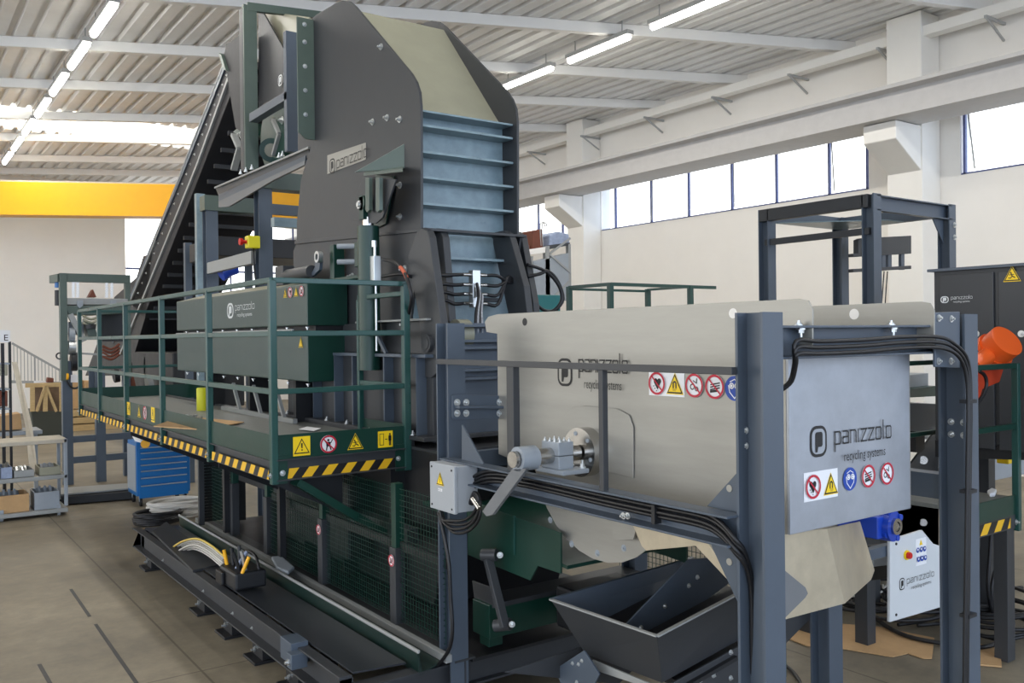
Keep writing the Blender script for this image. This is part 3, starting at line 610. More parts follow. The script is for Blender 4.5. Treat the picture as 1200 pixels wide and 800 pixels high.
# lower body
lowp = [(3.28, 5.72, 3.0), (3.28, 8.12, 3.13), (3.28, 8.22, 3.05), (3.28, 8.25, 1.45), (3.28, 6.0, 1.45), (3.28, 5.95, 2.2)]
part('lower_side_plate', GREY, hm, lambda b: b.prism(lowp, (.02, 0, 0)), .002)
part('joint_ledge', GREY, hm, lambda b: (b.prism([X(345, 282, 3.26), X(345, 286, 3.26), X(497, 271, 3.26), X(497, 267.5, 3.26)], (.04, 0, 0)), b.box(3.27, 4.2, 5.66, 5.8, 2.985, 3.005)), .002)
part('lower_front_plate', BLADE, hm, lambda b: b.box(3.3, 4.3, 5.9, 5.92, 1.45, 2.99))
part('lower_right_plate', GREY, hm, lambda b: b.prism([(4.18, p_[1], p_[2]) for p_ in lowp], (.02, 0, 0)))
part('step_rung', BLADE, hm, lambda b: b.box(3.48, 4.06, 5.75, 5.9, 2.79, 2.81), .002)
# slanted arm plates
def fin(x, pts, nm='arm_plate', t=.06):
    q = [X(u, v, x) for u, v in pts]
    return part(nm, GREY, hm, lambda b: b.prism(q, (t, 0, 0)), .006)
fin(3.19, ((488, 272), (495, 267), (500, 270), (503, 278), (519, 395), (518, 420), (513, 436), (505, 443), (498, 442), (494, 436), (492, 418), (492, 380), (478, 300)))
part('pivot_pin', GREY, hm, lambda b: (b.cyl(X(503, 402, 3.19)-Vector((.03, 0, 0)), X(503, 402, 3.19), .065, 28), b.cyl(X(503, 402, 3.19)-Vector((.035, 0, 0)), X(503, 402, 3.19)-Vector((.03, 0, 0)), .045, 24)), .002)
fin(3.42, ((506, 272), (511, 267), (516, 270), (519, 278), (527, 378), (512, 400), (505, 330)))
fin(4.04, ((575, 273), (590, 270), (597, 275), (614, 335), (618, 370), (596, 370)))
fin(4.25, ((590, 273), (604, 271), (611, 277), (625, 355), (626, 368), (606, 368)))
part('arm_hub', CREAM, hm, lambda b: b.cyl((3.42, 5.5, 2.22), (3.52, 5.5, 2.22), .11, 24), .004)
part('counter_bar', GREY, hm, lambda b: b.box(3.72, 3.98, 5.7, 5.76, 2.47, 2.5), .004)
for yy, z in ((6.9, 2.72), (6.52, 2.76), (5.98, 2.72), (5.98, 2.3)): part('bolt', ZINC, hm, lambda b: b.bolt((3.28, yy, z), (-1, 0, 0), .022, .03))
# manifold with hose fittings
mf = part('valve_manifold', ZINC, hm, lambda b: b.box(3.62, 3.69, 5.56, 5.62, 2.42, 2.7), .004)
for k, z in enumerate((2.665, 2.59, 2.52, 2.45)):
    part('hose_fitting', CHROME, mf, lambda b: (b.cyl((3.55, 5.59, z), (3.62, 5.59, z), .014, 10), b.cyl((3.69, 5.59, z), (3.76, 5.59, z), .014, 10)))
    part('hydraulic_hose', RUBBER, mf, lambda b: b.tube([(3.55, 5.59, z), (3.47, 5.58, z-.005), (3.4, 5.6, z-.01+k*.01), (3.33, 5.64, z-.01)], .013))
    part('hydraulic_hose', RUBBER, mf, lambda b: b.tube([(3.76, 5.59, z), (3.86, 5.58, z-.002), (3.96, 5.6, 2.62+k*.01), (4.02, 5.62, 2.62+k*.008)], .013))
for k in range(4):
    part('hydraulic_hose', (RUBBER, CHROME, RUBBER, CHROME)[k] if k % 2 == 0 else mat('braided_sleeve', (150, 152, 156), .4, noise=.4, scale=60), mf, lambda b: b.tube([(3.64+.012*k, 5.54, 2.6-.03*k), (3.63+.01*k, 5.5, 2.5), (3.58+.015*k, 5.46, 2.38), (3.55+.02*k, 5.43, 2.25), (3.55+.02*k, 5.45, 2.1)], .012))
for k, pts in enumerate((((618, 310), (640, 318), (655, 335), (658, 352), (648, 364), (635, 362), (622, 348)), ((618, 324), (632, 321), (643, 318), (654, 330), (660, 350), (652, 363)))):
    part('hydraulic_hose', RUBBER, hm, lambda b: b.tube([Y(u, v, 5.7) for u, v in pts], .014))
# mill side under the arms: shelf flange and ribs
part('shelf_flange', STEEL, hm, lambda b: b.box(3.12, 3.34, 5.42, 7.0, 2.055, 2.08), .003)
part('mill_side', GREY, hm, lambda b: b.box(3.2, 3.3, 5.45, 8.2, 1.45, 2.055), .004)
part('upper_mill_side', GREY, hm, lambda b: b.box(3.23, 3.3, 5.48, 7.3, 2.08, 2.32), .004)
part('shelf_flange', GREYL, hm, lambda b: b.box(3.15, 3.3, 5.45, 6.6, 2.32, 2.335), .003)
for y in (5.55, 6.05, 6.6, 6.95, 7.4): part('rib', STEEL, hm, lambda b: b.box(3.12, 3.2, y-.008, y+.008, 1.5, 2.055))
for y0, y1 in ((6.45, 6.25), (6.25, 6.02)): part('gusset_bar', STEEL, hm, lambda b: b.bar((3.13, y0, 2.3), (3.13, y1, 2.08), .02, .03))
part('foot_flange', GREY, hm, lambda b: b.box(3.08, 4.3, 5.38, 8.25, 1.47, 1.5), .003)
for y in (5.6, 5.9, 6.25, 6.7, 7.1, 7.55, 8.0): part('bolt', ZINC, hm, lambda b: b.bolt((3.115, y, 1.5), (0, 0, 1), .016, .018))
part('front_box', STEEL, hm, lambda b: b.box(3.3, 4.3, 5.42, 5.9, 1.47, 2.3), .004)
for z in (2.28, 2.17, 2.12, 1.96, 1.9): part('front_rib', STEEL, hm, lambda b: b.box(3.3, 4.32, 5.34, 5.42, z-.01, z+.01), .002)
part('sole_plate', GREY, hm, lambda b: b.box(3.1, 4.3, 5.2, 8.25, 1.40, 1.42))
# actuator on the left of the lower body
ac = part('clamp_actuator', GREEN, hm, lambda b: (b.box(3.16, 3.26, 7.02, 7.1, 2.7, 3.0), b.box(3.16, 3.28, 6.55, 6.62, 2.78, 2.98), b.box(3.14, 3.28, 6.5, 7.9, 2.68, 2.71)), .004)
part('actuator_barrel', GREY, ac, lambda b: (b.cyl((3.1, 7.95, 2.79), (3.1, 7.35, 2.79), .055, 20), b.box(3.05, 3.16, 7.9, 8.1, 2.7, 2.88)), .004)
part('ring_bolt', ZINC, ac, lambda b: b.ring((3.1, 7.15, 2.9), (3.06, 7.15, 2.9), .05, .028, 20))
for z in (2.97, 2.84): part('clamp_pin', CAST, ac, lambda b: b.cyl((3.14, 6.9, z), (3.28, 6.78, z), .022))
part('curved_link', STEEL, ac, lambda b: b.prism([X(u, v, 3.1) for u, v in ((368, 297), (374, 297), (375, 306), (374, 316), (367, 323), (364, 322), (369, 312))], (.03, 0, 0)), .003)

# ================================================================== INFEED CONVEYOR AND ITS GANTRY
cv = thing('infeed_conveyor', 'long dark inclined belt conveyor climbing from the back to the tower hood', 'conveyor', (4.4, 14, 0))
CX, CX2 = 3.8, 4.95
def cl_(u, v, x=CX): return X(u, v, x)
body = [cl_(*q) for q in ((264, 66), (283, 78), (236, 200), (168, 372), (150, 352), (178, 297), (213, 200))]
part('conveyor_body', DARK, cv, lambda b: b.prism([(CX, p.y, p.z) for p in body], (CX2-CX, 0, 0)), .01)
def strip(name, m_, pts, t=.05, w=.1, x=CX):
    P_ = [X(u, v, x) for u, v in pts]
    return part(name, m_, cv, lambda b: [b.bar(a+Vector((-t/2, 0, 0)), c+Vector((-t/2, 0, 0)), t, w, up=(1, 0, 0)) if 0 else b.profile([(-t/2, -w/2), (t/2, -w/2), (t/2, w/2), (-t/2, w/2)], a, c) for a, c in zip(P_, P_[1:])])
strip('side_rail', STEEL, ((268, 68), (218, 194), (172, 306), (133, 400)), .04, .10)
strip('side_rail', GREYL, ((273, 82), (232, 195), (168, 352), (142, 415)), .06, .05)
strip('side_rail', GREYL, ((264, 74), (222, 180), (180, 290), (140, 386)), .05, .03)
part('side_skirt', BLACK, cv, lambda b: b.prism([cl_(*q) for q in ((178, 297), (168, 300), (160, 325), (134, 348), (100, 440), (150, 440), (170, 372))], (CX2-CX, 0, 0)))
for k in range(26):
    t = k/25; p = X(266-t*118, 88+t*290, CX-.05); part('bolt', ZINC, cv, lambda b: b.bolt(p, (-1, 0, 0), .012, .012))
# belt cleats on the underside
q0 = X(288, 84, CX); q1 = X(160, 392, CX)
for k in range(20):
    p = q0.lerp(q1, k/19)
    part('belt_cleat', BLACK, cv, lambda b: b.bar((CX+.08, p.y+.02, p.z-.06), (CX2-.06, p.y+.02, p.z-.06), .05, .06))
part('head_hood', DARK, cv, lambda b: b.prism([X(u, v, 3.76) for u, v in ((262, 66), (265, 52), (286, 36), (292, 38), (290, 160), (276, 150))], (.03, 0, 0)), .004)
part('edge_flap', MGREEN, cv, lambda b: b.prism([X(u, v, 3.72) for u, v in ((256, 62), (259, 64), (265, 83), (261, 80))], (.1, 0, 0)))
part('lower_return_frame', BLACK, cv, lambda b: b.prism([X(u, v, CX) for u, v in ((236, 262), (284, 250), (336, 236), (345, 218), (290, 205), (245, 215))], (.5, 0, 0)) if 0 else b.box(CX, CX2+.5, 12.2, 13.6, 3.35, 3.62), .01)
for x in (CX+.1, CX2-.1): part('conveyor_leg', STEEL, cv, lambda b: b.box(x-.05, x+.05, 14.0, 14.1, 0, 3.7))
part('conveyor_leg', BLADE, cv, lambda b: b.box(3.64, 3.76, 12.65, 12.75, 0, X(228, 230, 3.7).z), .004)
part('tail_frame', STEEL, cv, lambda b: (b.box(3.8, 3.9, 16.4, 16.5, 0, 1.9)))
part('tail_frame', STEEL, cv, lambda b: (b.box(4.85, 4.95, 16.4, 16.5, 0, 1.9)))
part('tail_box', BLACK, cv, lambda b: b.box(3.8, 4.95, 14.6, 17.4, 1.1, 2.0), .02)

ga = thing('gantry_stand', 'two column steel stand with sloping track behind the upper green cover', 'support stand', (3.6, 10.8, 0))
def post_at(u0, v, x=3.55, par=ga):
    p = X(u0, v, x); y = p.y
    part('column', STEEL, par, lambda b: b.ibeam((x+.08, y, 0), (x+.08, y, p.z), .16, .16))
    part('column_head', MGREEN, par, lambda b: b.prism([(x-.02, y-.1, p.z), (x-.02, y+.12, p.z), (x-.02, y+.12, p.z+.2), (x-.02, y-.75 if 0 else y-.1, p.z+.2)], (.8, 0, 0)), .004)
    return y, p.z
ya, za = post_at(300, 221); yb, zb = post_at(239, 247)
def slope_track(b, o):
    A = X(222, 231+o, 3.5); B = X(330, 186+o, 3.5); C_ = X(362, 178+o, 3.5)
part('sloping_channel', STEEL, ga, lambda b: b.prism([X(u, v, 3.46) for u, v in ((256, 228), (358, 182), (357, 193), (320, 211), (268, 242), (256, 243))], (.03, 0, 0)), .002)
part('channel_lip', LEVER, ga, lambda b: b.prism([X(u, v, 3.44) for u, v in ((256, 236), (357, 188), (357, 193), (320, 211), (268, 242), (256, 243))], (.02, 0, 0)))
part('plate_edge', GREYL, ga, lambda b: b.bar(X(252, 220, 3.44), X(362, 173, 3.44), .02, .02))
part('sloping_plate', GREY, ga, lambda b: b.prism([X(u, v, 3.47) for u, v in ((252, 219), (362, 172), (362, 184), (256, 229))], (.01, 0, 0)))
for u in (282, 288, 327, 331, 295): p = X(u, 220-(u-252)*.43-3, 3.42); part('bolt', ZINC, ga, lambda b: b.bolt(p, (0, 0, 1), .015, .03))
part('side_beam', GREYL, ga, lambda b: b.prism([X(248, 308, 3.55), X(300, 294, 3.55), X(300, 309, 3.55), X(248, 321, 3.55)], (-.06, 0, 0)), .004)
part('cross_beam', STEEL, ga, lambda b: b.box(3.6, 5.2, ya-.05, ya+.05, za+.02, za+.16)); part('cross_beam', STEEL, ga, lambda b: b.box(3.6, 5.2, yb-.05, yb+.05, zb+.02, zb+.16))
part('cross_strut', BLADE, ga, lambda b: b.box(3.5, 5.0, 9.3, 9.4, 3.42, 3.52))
part('drive_motor', BLUE2, ga, lambda b: (b.cyl(Y(262, 318, 11.5), Y(276, 313, 11.5), .09, 20), b.cyl(Y(258, 320, 11.5), Y(262, 318, 11.5), .11, 12)))
sb = thing('stop_button_box', 'small yellow emergency stop box with red button on the taller stand column', 'switch', tuple(X(299, 284, 3.5)))
p = X(299, 284, 3.5)
part('box_housing', mat('switch_yellow', (226, 214, 30), .4), sb, lambda b: b.box(p.x-.1, p.x+.04, p.y-.06, p.y+.06, p.z-.07, p.z+.07), .01)
part('button', RED, sb, lambda b: (b.cyl((p.x-.1, p.y, p.z), (p.x-.15, p.y, p.z), .02, 16), b.cyl((p.x-.15, p.y, p.z), (p.x-.18, p.y, p.z), .04, 16)))
part('cable', RUBBER, sb, lambda b: b.tube([p+Vector((-.02, 0, -.07)), p+Vector((-.02, -.02, -.3)), p+Vector((0, -.03, -.5))], .012))

# shield frame between conveyor head and hood
sf = thing('head_shield', 'tall green grey steel frame with cream plate and logo between conveyor head and tower hood', 'machine frame', (3.6, 9.5, 3.9))
pA = X(288, 5, 3.55); pB = X(337, 39, 3.55)
part('frame_post', MGREEN, sf, lambda b: b.box(3.503, 3.66, pA.y-.057, pA.y, X(290, 200, 3.55).z, pA.z-.02), .003)
part('frame_post', STEEL, sf, lambda b: b.box(3.5, 3.64, pB.y-.08, pB.y, X(337, 180, 3.55).z, pB.z), .003)
part('frame_post', GREY, sf, lambda b: b.box(3.5, 3.6, pA.y-.02, pA.y+.1, X(290, 200, 3.55).z, pA.z-.05), .003)
p2 = Y(372, 16, pA.y)
part('top_bar', MGREEN, sf, lambda b: b.prism([Y(288, 4, pA.y), Y(376, 15, pA.y), Y(376, 23, pA.y), Y(288, 14, pA.y)], (0, -.06, 0)), .003)
part('diagonal_bar', STEEL, sf, lambda b: b.prism([X(292, 133, 3.5), X(336, 106, 3.5), X(336, 116, 3.5), X(292, 143, 3.5)], (.1, 0, 0)), .003)
sp_ = part('shield_side', GREY, sf, lambda b: b.prism([X(u, v, 3.9) for u, v in ((303, 14), (308, 14), (336, 64), (337, 122), (303, 130))], (.02, 0, 0)), .003)
part('shield_front', CREAM, sf, lambda b: b.prism([X(u, v, 4.0) for u, v in ((304, 12), (362, 20), (362, 112), (320, 112))], (.02, 0, 0)))
d = Decal(X(324, 95, 3.88), LX); emblem(d, .12, -.02, .13, .13, WLOGO, GREY); wordmark(d, .24, -.03, .07, WLOGO, adv=1.2, w=.15); d.build('logo', sf)
part('drive_pulley', GREEN, sf, lambda b: (b.cyl(X(320, 158, 3.8), X(320, 158, 3.8)+Vector((.2, 0, 0)), .42, 36), b.ring(X(318, 176, 3.78), X(318, 176, 3.8), .14, .08, 24)), .01)
for o, x in ((0, 3.8), (-48, 3.75)):
    part('zigzag_scraper', GREYL, sf, lambda b: [b.bar(X(u+o, v-o*.35, x), X(u2+o, v2-o*.35, x), .08, .04) for u, v, u2, v2 in ((322, 141, 329, 157), (329, 157, 322, 182))])
    part('scraper_bracket', GREEN, sf, lambda b: b.prism([X(u+o, v-o*.35, x+.05) for u, v in ((321, 138), (334, 126), (337, 140), (330, 142))], (.3, 0, 0)))
    part('bolt', ZINC, sf, lambda b: b.bolt(X(331+o, 141-o*.35, x-.02), (-1, 0, 0), .03, .03))
part('side_plate', GREY, sf, lambda b: b.prism([X(u, v, 3.5) for u, v in ((349, 152), (353, 150), (366, 160), (366, 188), (356, 176), (349, 176))], (.02, 0, 0)))

# ================================================================== MAGNETIC DRUM STATION
fr = thing('drum_support_frame', 'blue grey steel portal frame of columns and beams around the stainless drum housing', 'support frame', (3.4, 3.2, 0))
FX = 2.655; FY = 2.13
def hcol(x, y, z1=2.28, z0=0):
    return part('column', STEEL, fr, lambda b: b.ibeam((x+.06, y+.06, z0), (x+.06, y+.06, z1), .13, .118, .012, .009))
hcol(FX, FY); hcol(FX, 4.36); hcol(4.1, FY); hcol(4.1, 4.36)
part('front_beam', STEEL, fr, lambda b: b.channel((FX+.13, FY+.10, 2.165), (4.1, FY+.10, 2.165), .13, .075, .01), .002)
part('end_plate', STEEL, fr, lambda b: b.prism([Y(u, v, FY+.01) for u, v in ((1096, 366), (1125, 365), (1125, 431), (1096, 430))], (0, .012, 0)), .003)
for u, v in ((1100, 372.5), (1114.5, 373.5), (1099.5, 423), (1114, 423)): part('bolt', ZINC, fr, lambda b: b.bolt(Y(u, v, FY+.01), (0, -1, 0), .011, .01))
for x in (2.97, 3.62): part('bolt', ZINC, fr, lambda b: b.bolt((x, FY+.07, 2.23), (0, 0, 1), .012, .012)); part('bolt_nut', ZINC, fr, lambda b: b.bolt((x, FY+.06, 2.22), (0, 0, -1), .013, .02))
part('side_beam', STEEL, fr, lambda b: b.channel((FX+.03, 4.36, 1.45), (FX+.03, FY+.12, 1.45), .12, .09, .01), .002)
part('side_beam', STEEL, fr, lambda b: b.channel((4.16, FY+.12, 1.45), (4.16, 4.36, 1.45), .12, .09, .01), .002)
for q in (((828, 593), (864, 553), (864, 602)), ((830, 632), (864, 634), (864, 705))):
    part('gusset', STEEL, fr, lambda b: b.prism([X(u, v, FX+.05) for u, v in q], (.012, 0, 0)), .002)
part('gusset', STEEL, fr, lambda b: b.prism([X(u, v, FX-.0) for u, v in ((541, 497), (567, 545), (541, 540))], (.012, 0, 0)), .002)
for u, v in ((855, 572), (855, 658)): part('hole_plug', INOX, fr, lambda b: b.cyl(X(u, v, FX+.05), X(u, v, FX+.05)-Vector((.003, 0, 0)), .014, 20))
part('guard_rail', GREY, fr, lambda b: b.box(FX-.05, FX-.02, FY+.1, 4.4, 2.045, 2.075), .002)
part('guard_upright', GREY, fr, lambda b: b.box(FX-.05, FX-.01, 3.64, 3.70, 1.52, 2.045), .002); part('guard_upright', GREY, fr, lambda b: b.box(FX-.05, FX-.02, 2.96, 2.99, 1.5, 2.045), .002)
part('bolted_bracket', STEEL, fr, lambda b: (b.prism([Y(u, v, 4.34) for u, v in ((530, 464), (532, 462), (603, 464), (603, 490), (532, 492), (530, 489))], (0, .012, 0)), b.prism([Y(u, v, 4.34) for u, v in ((533, 475), (596, 475), (596, 478), (533, 478))], (0, -.05, 0))), .002)
for u, v in ((535.5, 471.5), (546, 471.5), (535.5, 484), (546, 484), (585, 471), (585, 484)): part('bolt', ZINC, fr, lambda b: b.bolt(Y(u, v, 4.338), (0, -1, 0), .014, .014))
for v in (504, 522): part('bolt', ZINC, fr, lambda b: b.bolt(X(874, v, FX+.05), (-1, 0, 0), .01, .014))
for z in (1.93, 1.87): [part('bolt', ZINC, fr, lambda b: b.bolt((4.155, FY+q, z-.16), (-1, 0, 0), .011, .014)) for q in (.03, .09)]
part('conveyor_leg', STEEL, fr, lambda b: b.ibeam((4.2, 2.95, 0), (4.2, 2.95, .9), .12, .12))
part('rear_tie', STEEL, fr, lambda b: b.box(2.8, 4.1, 4.4, 4.46, 1.42, 1.52))

dh = thing('drum_housing', 'large stainless steel magnetic drum housing with printed logo and safety signs', 'magnetic separator', (3.4, 3.2, 1.1))
DX = 3.0
top = [(570, 389), (568, 377), (572, 371), (583, 368), (936, 350), (947, 352), (952, 362), (952, 400)]
pl = [X(u, v, DX) for u, v in top]
yz = [(p.y, p.z) for p in pl]+[(2.16, 2.14), (2.28, 2.14), (2.28, 1.39), (2.9, 1.36)]
for k in range(0, 13):
    a = math.radians(-8-k*13); yz.append((3.45-.56*math.cos(a), 1.6+.56*math.sin(a)) if 0 else (3.45-.56*math.cos(math.radians(26+k*11.5)), 1.6-.56*math.sin(math.radians(26+k*11.5))))
yz += [(4.35, 1.5), (4.35, X(583, 391, DX).z)]
def holed(b, x): b.prism([(x, a, c) for a, c in yz], (.008, 0, 0))
part('side_plate', INOX, dh, lambda b: holed(b, DX), .001)
yz2 = [(a-.1, c) for a, c in yz]
part('side_plate', INOX, dh, lambda b: b.prism([(3.86, a-.02, c) for a, c in yz], (.008, 0, 0)), .001)
for u, v, x, rr_ in ((615, 377, DX, .022), (859, 367, DX, .022)): part('lifting_hole', BLACK if u < 700 else WALLM, dh, lambda b: (b.cyl(X(u, v, x)-Vector((.0012, 0, 0)), X(u, v, x), rr_, 24)))
part('lifting_hole', WALLM, dh, lambda b: b.cyl(X(1001, 368, 3.86)-Vector((.0012, 0, 0)), X(1001, 368, 3.86), .026, 24))
part('drum_shell', INOXT, dh, lambda b: b.cyl((DX+.01, 3.45, 1.6), (3.85, 3.45, 1.6), .53, 48))
part('back_sheet', INOX, dh, lambda b: b.box(DX+.01, 3.85, 4.2, 4.21, 1.5, 2.1)); part('top_sheet', INOX, dh, lambda b: b.box(DX+.01, 3.85, 2.4, 4.2, 2.08, 2.09))
fp = part('front_panel', INOXB, dh, lambda b: b.box(2.985, 3.865, 2.26, 2.275, 1.385, 2.13), .003)
part('side_return', INOX, dh, lambda b: b.box(2.985, 2.99, 2.275, 2.5, 1.385, 2.13))
FYP = 2.259
e0 = Y(959, 517, FYP); d = Decal(e0, LY); emblem(d, 0, 0, .115, .13, SBLK, INOXB)
w0 = Y(978, 521, FYP)-e0; w1 = Y(1042, 506, FYP)-e0; wl = w1.x-w0.x
xh = .052
wordmark(d, w0.x, w0.z+.002, xh, SBLK, SBLK, adv=1.27, asp=wl/(xh*(7*1.27+2*.5-.35)), w=.13); d.build('logo', fp)
d = Decal(Y(962, 568, FYP), LY); d.plate(-.115, -.06, .115, .06, SWHT, .001); d.build('sign_backing', fp)
for u, v, kd in ((952, 570, 'heart'), (973.5, 567, 'magnet'), (996, 561, 'goggles'), (1017, 557.5, 'hand'), (1039, 554.5, 'walk')): sign(fp, kd, Y(u, v, FYP-.002), LY, .1)
e0 = X(662, 436, DX-.001); d = Decal(e0, LX); emblem(d, 0, 0, .125, .15, SBLK, INOX); w0 = X(679, 432, DX); wl = (w0.y-X(737, 432, DX).y)
wordmark(d, e0.y-w0.y, w0.z-e0.z-.012, .06, SBLK, SBLK, adv=1.27, asp=wl/(.06*(7*1.27+2*.5-.35))); d.build('logo', dh)
d = Decal(X(781, 449.5, DX-.001), LX); d.plate(-.115, -.058, .115, .058, SWHT, .001); d.build('sign_backing', dh)
for u, v, kd in ((770.5, 449, 'heart'), (791, 450, 'magnet'), (814, 451.5, 'walk'), (838, 453, 'hand'), (861, 455, 'goggles')): sign(dh, kd, X(u, v, DX-.003), LX, .108)
AX, AZ = 3.51, 1.6
dp = part('access_plate', INOX, dh, lambda b: b.prism([X(u, v, DX-.004) for u, v in ((660, 540), (660, 500), (663, 486), (672, 477), (684, 475), (725, 479), (738, 486), (743, 500), (743, 560))], (-.006, 0, 0)), .002)
fl = part('shaft_flange', CHROME, dh, lambda b: b.cyl((DX-.08, AX, AZ), (DX-.01, AX, AZ), .126, 48), .004)
for k in range(6):
    a = k*math.pi/3+.3; part('bolt', CAST, fl, lambda b: b.cyl((DX-.084, AX+.098*math.cos(a), AZ+.098*math.sin(a)), (DX-.08, AX+.098*math.cos(a), AZ+.098*math.sin(a)), .011, 10))
part('drum_shaft', CHROME, dh, lambda b: b.cyl((2.50, AX, AZ), (DX-.09, AX, AZ), .04, 28))
bb = part('bearing_block', CAST, dh, lambda b: (b.box(2.735, 2.83, AX-.07, AX+.07, 1.535, 1.6), b.box(2.735, 2.83, AX-.07, AX+.07, 1.603, 1.67), b.box(2.72, 2.89, AX-.12, AX+.1, 1.512, 1.535)), .004)
for y in (-.06, -.02, .02, .06):
    for x in (2.75, 2.81): part('bolt', ZINC, bb, lambda b: b.bolt((x, AX+y, 1.67), (0, 0, 1), .007, .01))
for x, y in ((2.87, -.09), (2.87, .0)): part('bolt', ZINC, bb, lambda b: b.bolt((x, AX+y, 1.535), (0, 0, 1), .012, .022))
lh = part('adjusting_lever', LEVER, dh, lambda b: (b.bar((2.53, AX+.02, AZ-.04), X(566, 602, 2.53), .05, .018, up=(1, 0, 0)) if 0 else b.prism([X(600, 549, 2.53), X(617, 549, 2.53), X(577, 603, 2.53), X(570, 605, 2.53), X(565, 599, 2.53)], (.02, 0, 0))), .002)
part('lever_hub', CAST, lh, lambda b: b.cyl((2.53, AX, AZ), (2.635, AX, AZ), .06, 36), .004)
part('hub_cap', CHROME, lh, lambda b: b.cyl((2.52, AX, AZ), (2.53, AX, AZ), .04, 28))
part('lever_fitting', CHROME, lh, lambda b: b.cyl(X(554, 584, 2.52), X(562, 596, 2.52), .014, 10))
for u, v in ((645, 609), (670, 637), (700, 648), (731, 642), (722, 590)): part('bolt', CAST, dh, lambda b: b.bolt(X(u, v, DX), (-1, 0, 0), .012, .006))
# discharge sheets under the housing
part('discharge_sheet', INOX, dh, lambda b: b.prism([X(u, v, 2.95) for u, v in ((718, 607), (748, 610), (742, 632), (722, 633), (718, 628))], (.01, 0, 0)), .001)
part('discharge_sheet', INOXT, dh, lambda b: b.prism([X(u, v, 2.93) for u, v in ((740, 612), (812, 627), (834, 636), (810, 640), (757, 645), (752, 640))], (.3, 0, 0)), .002)
part('discharge_sheet', INOXT, dh, lambda b: b.prism([X(u, v, 2.9) for u, v in ((806, 630), (828, 634), (866, 692), (858, 685))], (.35, 0, 0)), .002)
for u in (731, 736): part('bolt', ZINC, dh, lambda b: b.bolt(X(u, 604, 2.62), (-1, 0, 0), .01, .012))

ch = thing('discharge_chute', 'bent tan stainless discharge chute hanging below the printed front panel', 'chute', (3.4, 2.5, .9))
A = Y(900, 626, 2.42); B_ = Y(969, 619, 2.42); C_ = Y(990, 707, 2.42); D_ = Y(900, 731, 2.42); E_ = Y(1008, 611, 2.7); G = Y(1025, 668, 2.7); G2 = Y(1021, 679, 2.7)
part('chute_face', INOXT, ch, lambda b: b.prism([A, B_, C_, D_], (0, .006, 0)), .001)
part('chute_face', INOXT, ch, lambda b: b.prism([B_, E_, G, G2, C_], (0, .006, 0)), .001)
part('chute_side', LEVER, ch, lambda b: b.prism([Y(u, v, 2.38) for u, v in ((895, 650), (916, 665), (944, 688), (947, 695), (944, 700), (917, 727), (895, 740))], (0, .008, 0)), .001)
part('chute_back', INOXT, ch, lambda b: b.prism([Y(900, 626, 3.0), Y(1000, 612, 3.0), Y(1000, 690, 3.0), Y(900, 700, 3.0)], (0, .006, 0)))

# junction box on the left column
jb = thing('junction_box', 'light grey electrical junction box with lightning sticker on the left column', 'electrical box', (2.57, 4.18, 1.25))
part('box_body', PLAST, jb, lambda b: b.box(2.53, 2.66, 4.06, 4.335, 1.25, 1.5), .004)
part('box_lid', PLAST, jb, lambda b: b.box(2.505, 2.528, 4.055, 4.315, 1.245, 1.505), .005)
for y, z in ((4.08, 1.27), (4.08, 1.48), (4.29, 1.27), (4.29, 1.48)): part('lid_screw', BLACK, jb, lambda b: b.cyl((2.505, y, z), (2.502, y, z), .006, 10))
sign(jb, 'volt', (2.504, 4.2, 1.42), LX, .08)
d = Decal((2.504, 4.2, 1.36), LX); d.plate(-.022, -.008, .022, .008, SWHT, .0008); d.text('MC 5', -.018, -.005, .014, SBLK); d.build('printed_tag', jb)

def bundle(name, label, pts, n_, r=.011, sp=.022, offv=(0, 0, 1), par=None, m_=RUBBER):
    t = thing(name, label, 'cables', tuple(pts[0]))
    for k in range(n_):
        o = V3(offv)*(k-(n_-1)/2)*sp+Vector((-.004 if k % 2 else .004, 0, 0))
        part('cable', m_, t, lambda b: b.tube([V3(p)+o for p in pts], r))
    return t
A1 = [X(u, v, 2.64) for u, v in ((548, 590), (549, 572), (562, 561), (585, 558), (640, 568), (700, 582), (770, 597), (822, 608))]+[X(845, 620, 2.63), X(862, 640, 2.63), X(874, 656, 2.67)]+[X(881, 690, 2.71), X(882, 760, 2.72), X(882, 840, 2.73)]
bundle('cable_bundle', 'black cable bundle running along the side beam and down the front column', A1, 4, .0095, .019)
part('cable_tie', BLACK, fr, lambda b: b.box(2.62, 2.66, 2.66, 2.68, 1.41, 1.49))
B1 = [Y(915, 456, 2.2), Y(926, 446, 2.17), Y(931, 425, 2.14), Y(933, 407, 2.13), Y(960, 407, 2.13), Y(1010, 405, 2.13), Y(1060, 401, 2.13), Y(1100, 401, 2.11), Y(1120, 410, 2.09), Y(1132, 430, 2.09), Y(1135, 470, 2.09), Y(1134, 560, 2.09), Y(1132, 700, 2.09), Y(1130, 850, 2.09)]
tb = thing('cable_bundle', 'black cable bundle along the front beam bending down the right column', 'cables', tuple(B1[0]))
for k in range(3): part('cable', RUBBER, tb, lambda b: b.tube([p+Vector((-(k-1)*.02 if i > 8 else 0, -.004*k, -(k-1)*.024 if i > 2 and i < 10 else 0)) for i, p in enumerate(B1)], .0085))
for v in (470, 575, 720): q = Y(1134, v, 2.1); part('cable_tie', BLACK, tb, lambda b: b.box(q.x-.035, q.x+.035, q.y-.025, q.y+.02, q.z-.008, q.z+.008))
C1 = [X(u, v, 2.6) for u, v in ((516, 598), (519, 610), (530, 617), (545, 616), (556, 607), (561, 592), (556, 578), (551, 590))]
t = thing('cable_loop', 'looped black cables hanging below the junction box', 'cables', tuple(C1[0]))
